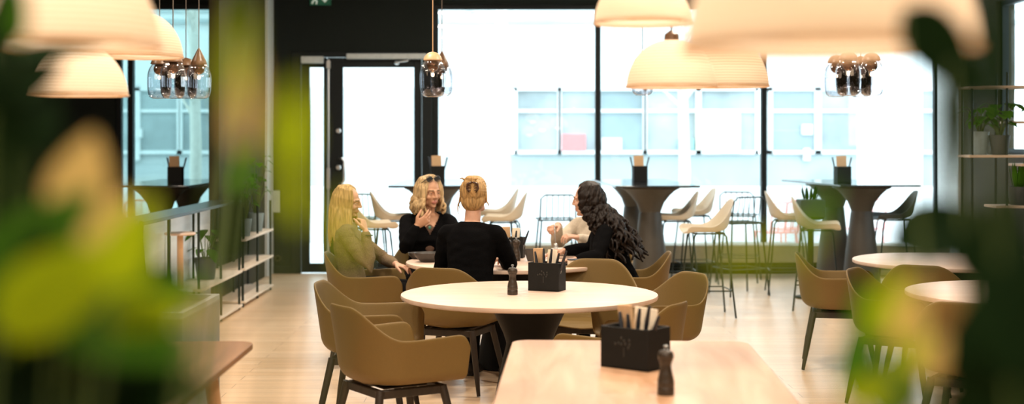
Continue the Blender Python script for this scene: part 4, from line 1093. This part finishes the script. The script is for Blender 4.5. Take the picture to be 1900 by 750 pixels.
def hair_long(M, S):
    r_ = random.Random(1); mb = MB(); cap(mb, M, S)
    for k in range(34):
        az = 62 + (298-62)*k/33; lock(mb, M, S, az + r_.uniform(-3, 3), r_.uniform(.20, .30), .0135, .006, r_, .015, part=.012)
    for az in (48, 54, 306, 312): lock(mb, M, S, az, .24, .010, .006, r_, .008, part=.012)
    return fuse(mb, .0045, 1, .4)
def hair_bob(M, S):
    r_ = random.Random(2); mb = MB(); cap(mb, M, S, .003)
    for k in range(34):
        az = 58 + (302-58)*k/33; lock(mb, M, S, az + r_.uniform(-3, 3), r_.uniform(.09, .135), .0145, .014, r_, .028, curl=6.5, part=-.015)
    for az in (46, 52, 308, 314): lock(mb, M, S, az, .10, .010, .010, r_, .016, curl=5, part=-.015)
    return fuse(mb, .0045, 1, .4)
def hair_bun(M, S):
    r_ = random.Random(3); mb = MB(); cap(mb, M, S, .002); A = M @ Matrix.Scale(S, 4)
    for k in range(26):                                              # swept up into the clip
        a = R(-140 + 280*k/25)
        p0 = Vector((0.080*math.sin(a), -0.045 + 0.05*abs(math.cos(a)) * (1 if abs(k-12.5) < 8 else 0.3), 0.045 + 0.088*math.cos(a)))
        p1 = Vector((0.055*math.sin(a), -0.105, 0.045 + 0.060*math.cos(a))); p2 = Vector((0.018*math.sin(a), -0.128, 0.055 + 0.025*math.cos(a)))
        mb.tube([A @ p0, A @ p1, A @ p2], [.012*S, .013*S, .010*S], 8)
    mb.ell((-0.014, -0.120, 0.085), (0.030, 0.026, 0.034), A); mb.ell((0.020, -0.118, 0.080), (0.026, 0.024, 0.034), A); mb.ell((0, -0.115, 0.115), (0.034, 0.03, 0.022), A)
    for k in range(7):
        a = r_.uniform(-1.2, 1.2); p = Vector((0.02*a, -0.12, 0.10)); mb.tube([A @ p, A @ (p + Vector((0.022*a, -0.014, 0.018))), A @ (p + Vector((0.036*a, -0.008, 0.002 + 0.015*r_.random())))], [.007*S, .006*S, .003*S], 6)
    for az, ln in ((264, .085), (274, .05), (98, .03)): lock(mb, M, S, az, ln, .005, .006, r_, .010)
    return fuse(mb, .0045, 1, .4)
def hair_curly(M, S):
    r_ = random.Random(4); mb = MB(); cap(mb, M, S, -.005)
    for k in range(76):
        az = 66 + (294-66)*((k*0.618) % 1.0)
        dz = (-.10 - .15*r_.random(), -.42 - .45*r_.random(), 0)
        lock(mb, M, S, az, r_.uniform(.18, .40), .0105, r_.uniform(.012, .022), r_, .045, drag=dz, curl=r_.uniform(14, 24), nseg=24, part=.0)
    return fuse(mb, .0046, 1, .3)
def hair_tied(M, S):
    r_ = random.Random(5); mb = MB(); cap(mb, M, S, .003); A = M @ Matrix.Scale(S, 4)
    mb.ell((0, -0.135, 0.05), (0.034, 0.03, 0.034), A)
    for k in range(14): lock(mb, M, S, 75 + 210*k/13, .03, .012, .004, r_, .0)
    return fuse(mb, .0046, 2, .4)

V = Vector
# woman at the left-hand end, cheek on her fist
p1 = figure('woman with long blond hair in a beige brown cardigan, chin resting on her hand', -1.14, 10.10, 4, 0.92, -6, -3, (-12, -12, 10),
    dict(el=(-0.92, 10.36, 0.72), wr=(-0.83, 10.12, 0.71), d=(.75, -.35, -.2), n=(0, 0, -1), curl=(.3, .3, .35, .4)),
    dict(el=(-0.985, 9.87, 0.705), wr=(-1.02, 9.905, 0.955), d=(-.28, .40, 1), n=(-.9, .45, 0), curl=(1.0, 1.1, 1.1, 1.15)),
    C_bei, M_skinp, hair_long, H_b1)
br_ = MB(); c = Matrix.Rotation(-head_rot(4), 3, 'Z') @ (V((-1.0, 9.895, 0.93)) - V((-1.14, 10.10, 0)))
br_.tube([c + V((0.031*math.cos(2*PI*k/24), 0.031*math.sin(2*PI*k/24), 0)) for k in range(25)], .0035, 6, caps=False); obj('bracelet', br_, M_wire, p1[0], smooth=180)
# woman facing the camera, glasses pushed up
p2 = figure('woman with ash blond hair and glasses pushed up on her head, hand under her chin', -0.66, 11.0, -78, 0.99, 6, 14, (22, -9, 3),
    dict(el=(-0.36, 10.72, 0.79), wr=(-0.40, 10.50, 0.775), d=(-.8, -.3, 0), n=(0, 0, -1)),
    dict(el=(-0.80, 10.62, 0.785), wr=(-0.715, 10.62, 0.945), d=(.80, .08, .58), n=(-.25, .9, .35), curl=(.30, .35, .55, .7)),
    C_blk, M_skin, hair_bob, H_b2, vneck=.15)
root, Mh, S_, sp_ = p2; A = Mh @ Matrix.Scale(S_, 4); gl = MB()
for s in (-1, 1):
    ring = [A @ V((s*0.034 + 0.028*math.cos(2*PI*k/20), 0.050 - 0.010*math.sin(2*PI*k/20), 0.118 + 0.021*math.sin(2*PI*k/20))) for k in range(21)]
    gl.tube(ring, .0025, 6, caps=False); gl.tube([A @ V((s*0.062, 0.048, 0.118)), A @ V((s*0.088, 0.0, 0.075)), A @ V((s*0.092, -0.035, 0.030))], .003, 6)
gl.tube([A @ V((-0.007, 0.054, 0.124)), A @ V((0.007, 0.054, 0.124))], .003, 6)
g_ = obj('glasses', gl, M_pen, root, smooth=180)
ln_ = MB()
for s in (-1, 1): ln_.ell((s*0.034, 0.050, 0.118), (0.026, 0.004, 0.019), A, 18, 8)
obj('lenses', ln_, mat('dark_lens', (0.03, 0.035, 0.04), 0.05, spec=0.8), g_, smooth=180)
tp = MB(); n_ = sp_(.30); tp.ell(n_ + V((0.0, 0.112, 0.01)), (0.050, 0.022, 0.11)); obj('brown_top', tp, C_brn, root, smooth=180)
nk = MB(); nk.ell(sp_(.40) + V((0.005, 0.125, 0.0)), (0.011, 0.005, 0.013)); obj('pendant', nk, mat('green_stone', (0.05, 0.22, 0.17), 0.3), root, smooth=180)
# woman in black, back to the camera
p3 = figure('woman in a black jumper with clipped-up blond hair, back to the camera', -0.275, 9.20, 74, 1.02, 3, 10, (3, -4, 0),
    dict(el=(-0.47, 9.38, 0.74), wr=(-0.33, 9.60, 0.785), d=(.6, .7, 0), n=(0, 0, -1)),
    dict(el=(-0.01, 9.30, 0.785), wr=(-0.06, 9.55, 0.79), d=(-.3, .9, 0), n=(0, 0, -1)),
    C_blk, M_skinp, hair_bun, H_b3)
root, Mh, S_, sp_ = p3; A = Mh @ Matrix.Scale(S_, 4) @ Matrix.Rotation(R(9), 4, 'Z'); cw = MB()
for s in (-1, 1):
    cw.tube([A @ V((s*0.006, -0.148, 0.092)), A @ V((s*0.030, -0.150, 0.082)), A @ V((s*0.036, -0.142, 0.052)), A @ V((s*0.022, -0.136, 0.030))], [.006, .008, .007, .004], 8)
    for k in range(3): cw.tube([A @ V((s*0.034, -0.146, 0.078-0.016*k)), A @ V((s*0.014, -0.150, 0.070-0.016*k))], [.005, .003], 6)
obj('hair_clip', cw, M_clip, root, smooth=180)
# curly haired woman on the window side
p4 = figure('woman in black with long dark curly hair, leaning in from the window side', 0.80, 10.12, 180, 1.0, 16, 25, (-24, -4, -4),
    dict(el=(0.59, 9.82, 0.79), wr=(0.44, 9.70, 0.775), d=(-.9, .15, -.05), n=(0, 0, -1), curl=(.5, .5, .55, .6)),
    dict(el=(0.58, 10.38, 0.80), wr=(0.38, 10.28, 0.79), d=(-.9, -.3, 0), n=(0, 0, -1)),
    C_blk, M_skinp, hair_curly, H_d)
# person in cream behind her
p5 = figure('person in a cream jumper spooning food, mostly hidden by the curly haired woman', 0.70, 11.0, 232, 0.95, 8, 20, (0, -16, 0),
    dict(el=(0.70, 10.62, 0.80), wr=(0.49, 10.50, 0.87), d=(-.75, -.25, .15), n=(0, .3, -1), curl=(.7, .7, .75, .8)),
    dict(el=(0.34, 10.88, 0.80), wr=(0.345, 10.66, 0.955), d=(-.45, -.5, -.10), n=(.3, .2, -.95), curl=(.95, .95, 1.0, 1.05)),
    C_cre, M_skinp, hair_tied, H_d2)
sp2 = thing('spoon', 'metal spoon held upright over the white bowl', 'spoon', (0.315, 10.55, 0.80))
q = MB(); q.tube([(0, 0.02, 0.16), (0.004, 0.01, 0.08), (0.008, 0, 0.02)], [.005, .004, .0035], 8); obj('handle', q, M_chrome, sp2, smooth=180)
q = MB(); q.ell((0.010, 0, 0.0), (0.018, 0.010, 0.028)); obj('bowl_end', q, M_chrome, sp2, smooth=180)

# ---- big leafy plants close to the camera
def near_plant(name, label, cx, cy, r, h, m_pot, groups, seed):
    """floor plant: list of (px, py, depth, length, width, roll) leaves carried on stems that rise from the pot"""
    rnd = random.Random(seed)
    t = thing(name, label, 'plant', (cx, cy, 0)); pot(t, r, h, m_pot)
    sm = MB()
    for m_leaf, leaves, pn in groups:
        lm = MB()
        for (px, py, Y, ln, wd, ang) in leaves:
            c = Vector((X(px, Y) - cx, Y - cy, Zp(py, Y)))
            d = Vector((math.cos(R(ang)), rnd.uniform(-.25, .25), math.sin(R(ang)))).normalized()
            b = c - d*ln*0.5
            leaf_mesh(lm, b, d, (rnd.uniform(-.3, .3), -0.9, 0.35), ln, wd, 0.10, 0.18, 10)
            s0 = Vector((rnd.uniform(-.4, .4)*r, rnd.uniform(-.4, .4)*r, h*0.9)); mid = (s0*0.35 + b*0.65) + Vector((0, 0, -0.10))
            sm.tube([s0, (s0+mid)/2 + Vector((0, 0, 0.03)), mid, b], [0.006, 0.005, 0.003, 0.0015], 6)
        obj(pn, lm, m_leaf, t, smooth=180)
    obj('stems', sm, M_stem, t)
    return t
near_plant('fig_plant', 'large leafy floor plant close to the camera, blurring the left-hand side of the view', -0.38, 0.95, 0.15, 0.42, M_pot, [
    (M_leafd, [(0, 310, 1.0, 0.14, 0.07, 85), (60, 700, 0.95, 0.20, 0.11, 20), (180, 745, 0.95, 0.16, 0.08, 10), (270, 690, 1.0, 0.10, 0.05, -20), (0, 560, 0.9, 0.12, 0.06, 60), (432, 410, 1.5, 0.10, 0.05, 80), (105, 92, 1.6, 0.11, 0.02, 6), (-10, 480, 1.1, 0.20, 0.08, 90), (45, 150, 1.3, 0.08, 0.045, 30), (-5, 60, 1.0, 0.12, 0.03, 88), (445, 20, 1.5, 0.06, 0.025, 88), (130, 670, 1.0, 0.12, 0.07, -10), (300, 530, 1.2, 0.05, 0.04, 60), (80, 230, 1.0, 0.05, 0.03, 80)], 'shaded_leaves'),
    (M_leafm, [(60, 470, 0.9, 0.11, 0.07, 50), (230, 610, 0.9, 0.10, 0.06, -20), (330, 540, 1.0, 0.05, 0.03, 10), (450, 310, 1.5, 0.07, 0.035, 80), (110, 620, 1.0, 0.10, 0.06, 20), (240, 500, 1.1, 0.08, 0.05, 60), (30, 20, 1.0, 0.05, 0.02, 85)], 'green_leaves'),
    (M_leafy, [(120, 530, 0.85, 0.10, 0.055, 30), (240, 450, 0.8, 0.06, 0.035, 70), (545, 235, 0.72, 0.05, 0.016, 84), (545, 350, 0.75, 0.04, 0.016, 96), (280, 580, 0.9, 0.06, 0.03, 5), (30, 600, 0.9, 0.06, 0.035, 40), (640, 420, 0.62, 0.026, 0.010, 95), (440, 90, 0.65, 0.05, 0.012, 88)], 'lit_leaves'),
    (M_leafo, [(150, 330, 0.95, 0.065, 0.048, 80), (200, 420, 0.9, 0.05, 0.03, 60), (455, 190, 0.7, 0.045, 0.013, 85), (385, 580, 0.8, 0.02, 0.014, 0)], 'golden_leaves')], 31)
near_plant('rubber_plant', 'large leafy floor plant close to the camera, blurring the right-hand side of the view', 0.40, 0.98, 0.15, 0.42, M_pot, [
    (M_leafd, [(1748, 95, 1.2, 0.10, 0.055, -46), (1772, 250, 1.1, 0.11, 0.026, -84), (1842, 80, 0.9, 0.10, 0.022, 88), (1760, 425, 1.2, 0.10, 0.060, 10), (1875, 520, 0.9, 0.13, 0.07, 85), (1890, 660, 0.9, 0.12, 0.07, 80), (1835, 620, 1.0, 0.10, 0.06, 70), (1845, 450, 1.0, 0.07, 0.05, 60), (1850, 730, 0.9, 0.10, 0.06, 60), (1690, 455, 1.3, 0.035, 0.02, 10)], 'shaded_leaves'),
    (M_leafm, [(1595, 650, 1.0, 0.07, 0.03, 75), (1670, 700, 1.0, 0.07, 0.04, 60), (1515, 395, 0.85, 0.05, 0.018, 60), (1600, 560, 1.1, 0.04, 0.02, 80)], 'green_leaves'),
    (M_leafy, [(1650, 560, 0.9, 0.05, 0.025, 70), (1390, 468, 0.62, 0.036, 0.011, 4), (1480, 450, 0.6, 0.018, 0.008, 40), (1620, 725, 0.9, 0.04, 0.02, 20), (1690, 640, 0.9, 0.04, 0.02, 70)], 'lit_leaves'),
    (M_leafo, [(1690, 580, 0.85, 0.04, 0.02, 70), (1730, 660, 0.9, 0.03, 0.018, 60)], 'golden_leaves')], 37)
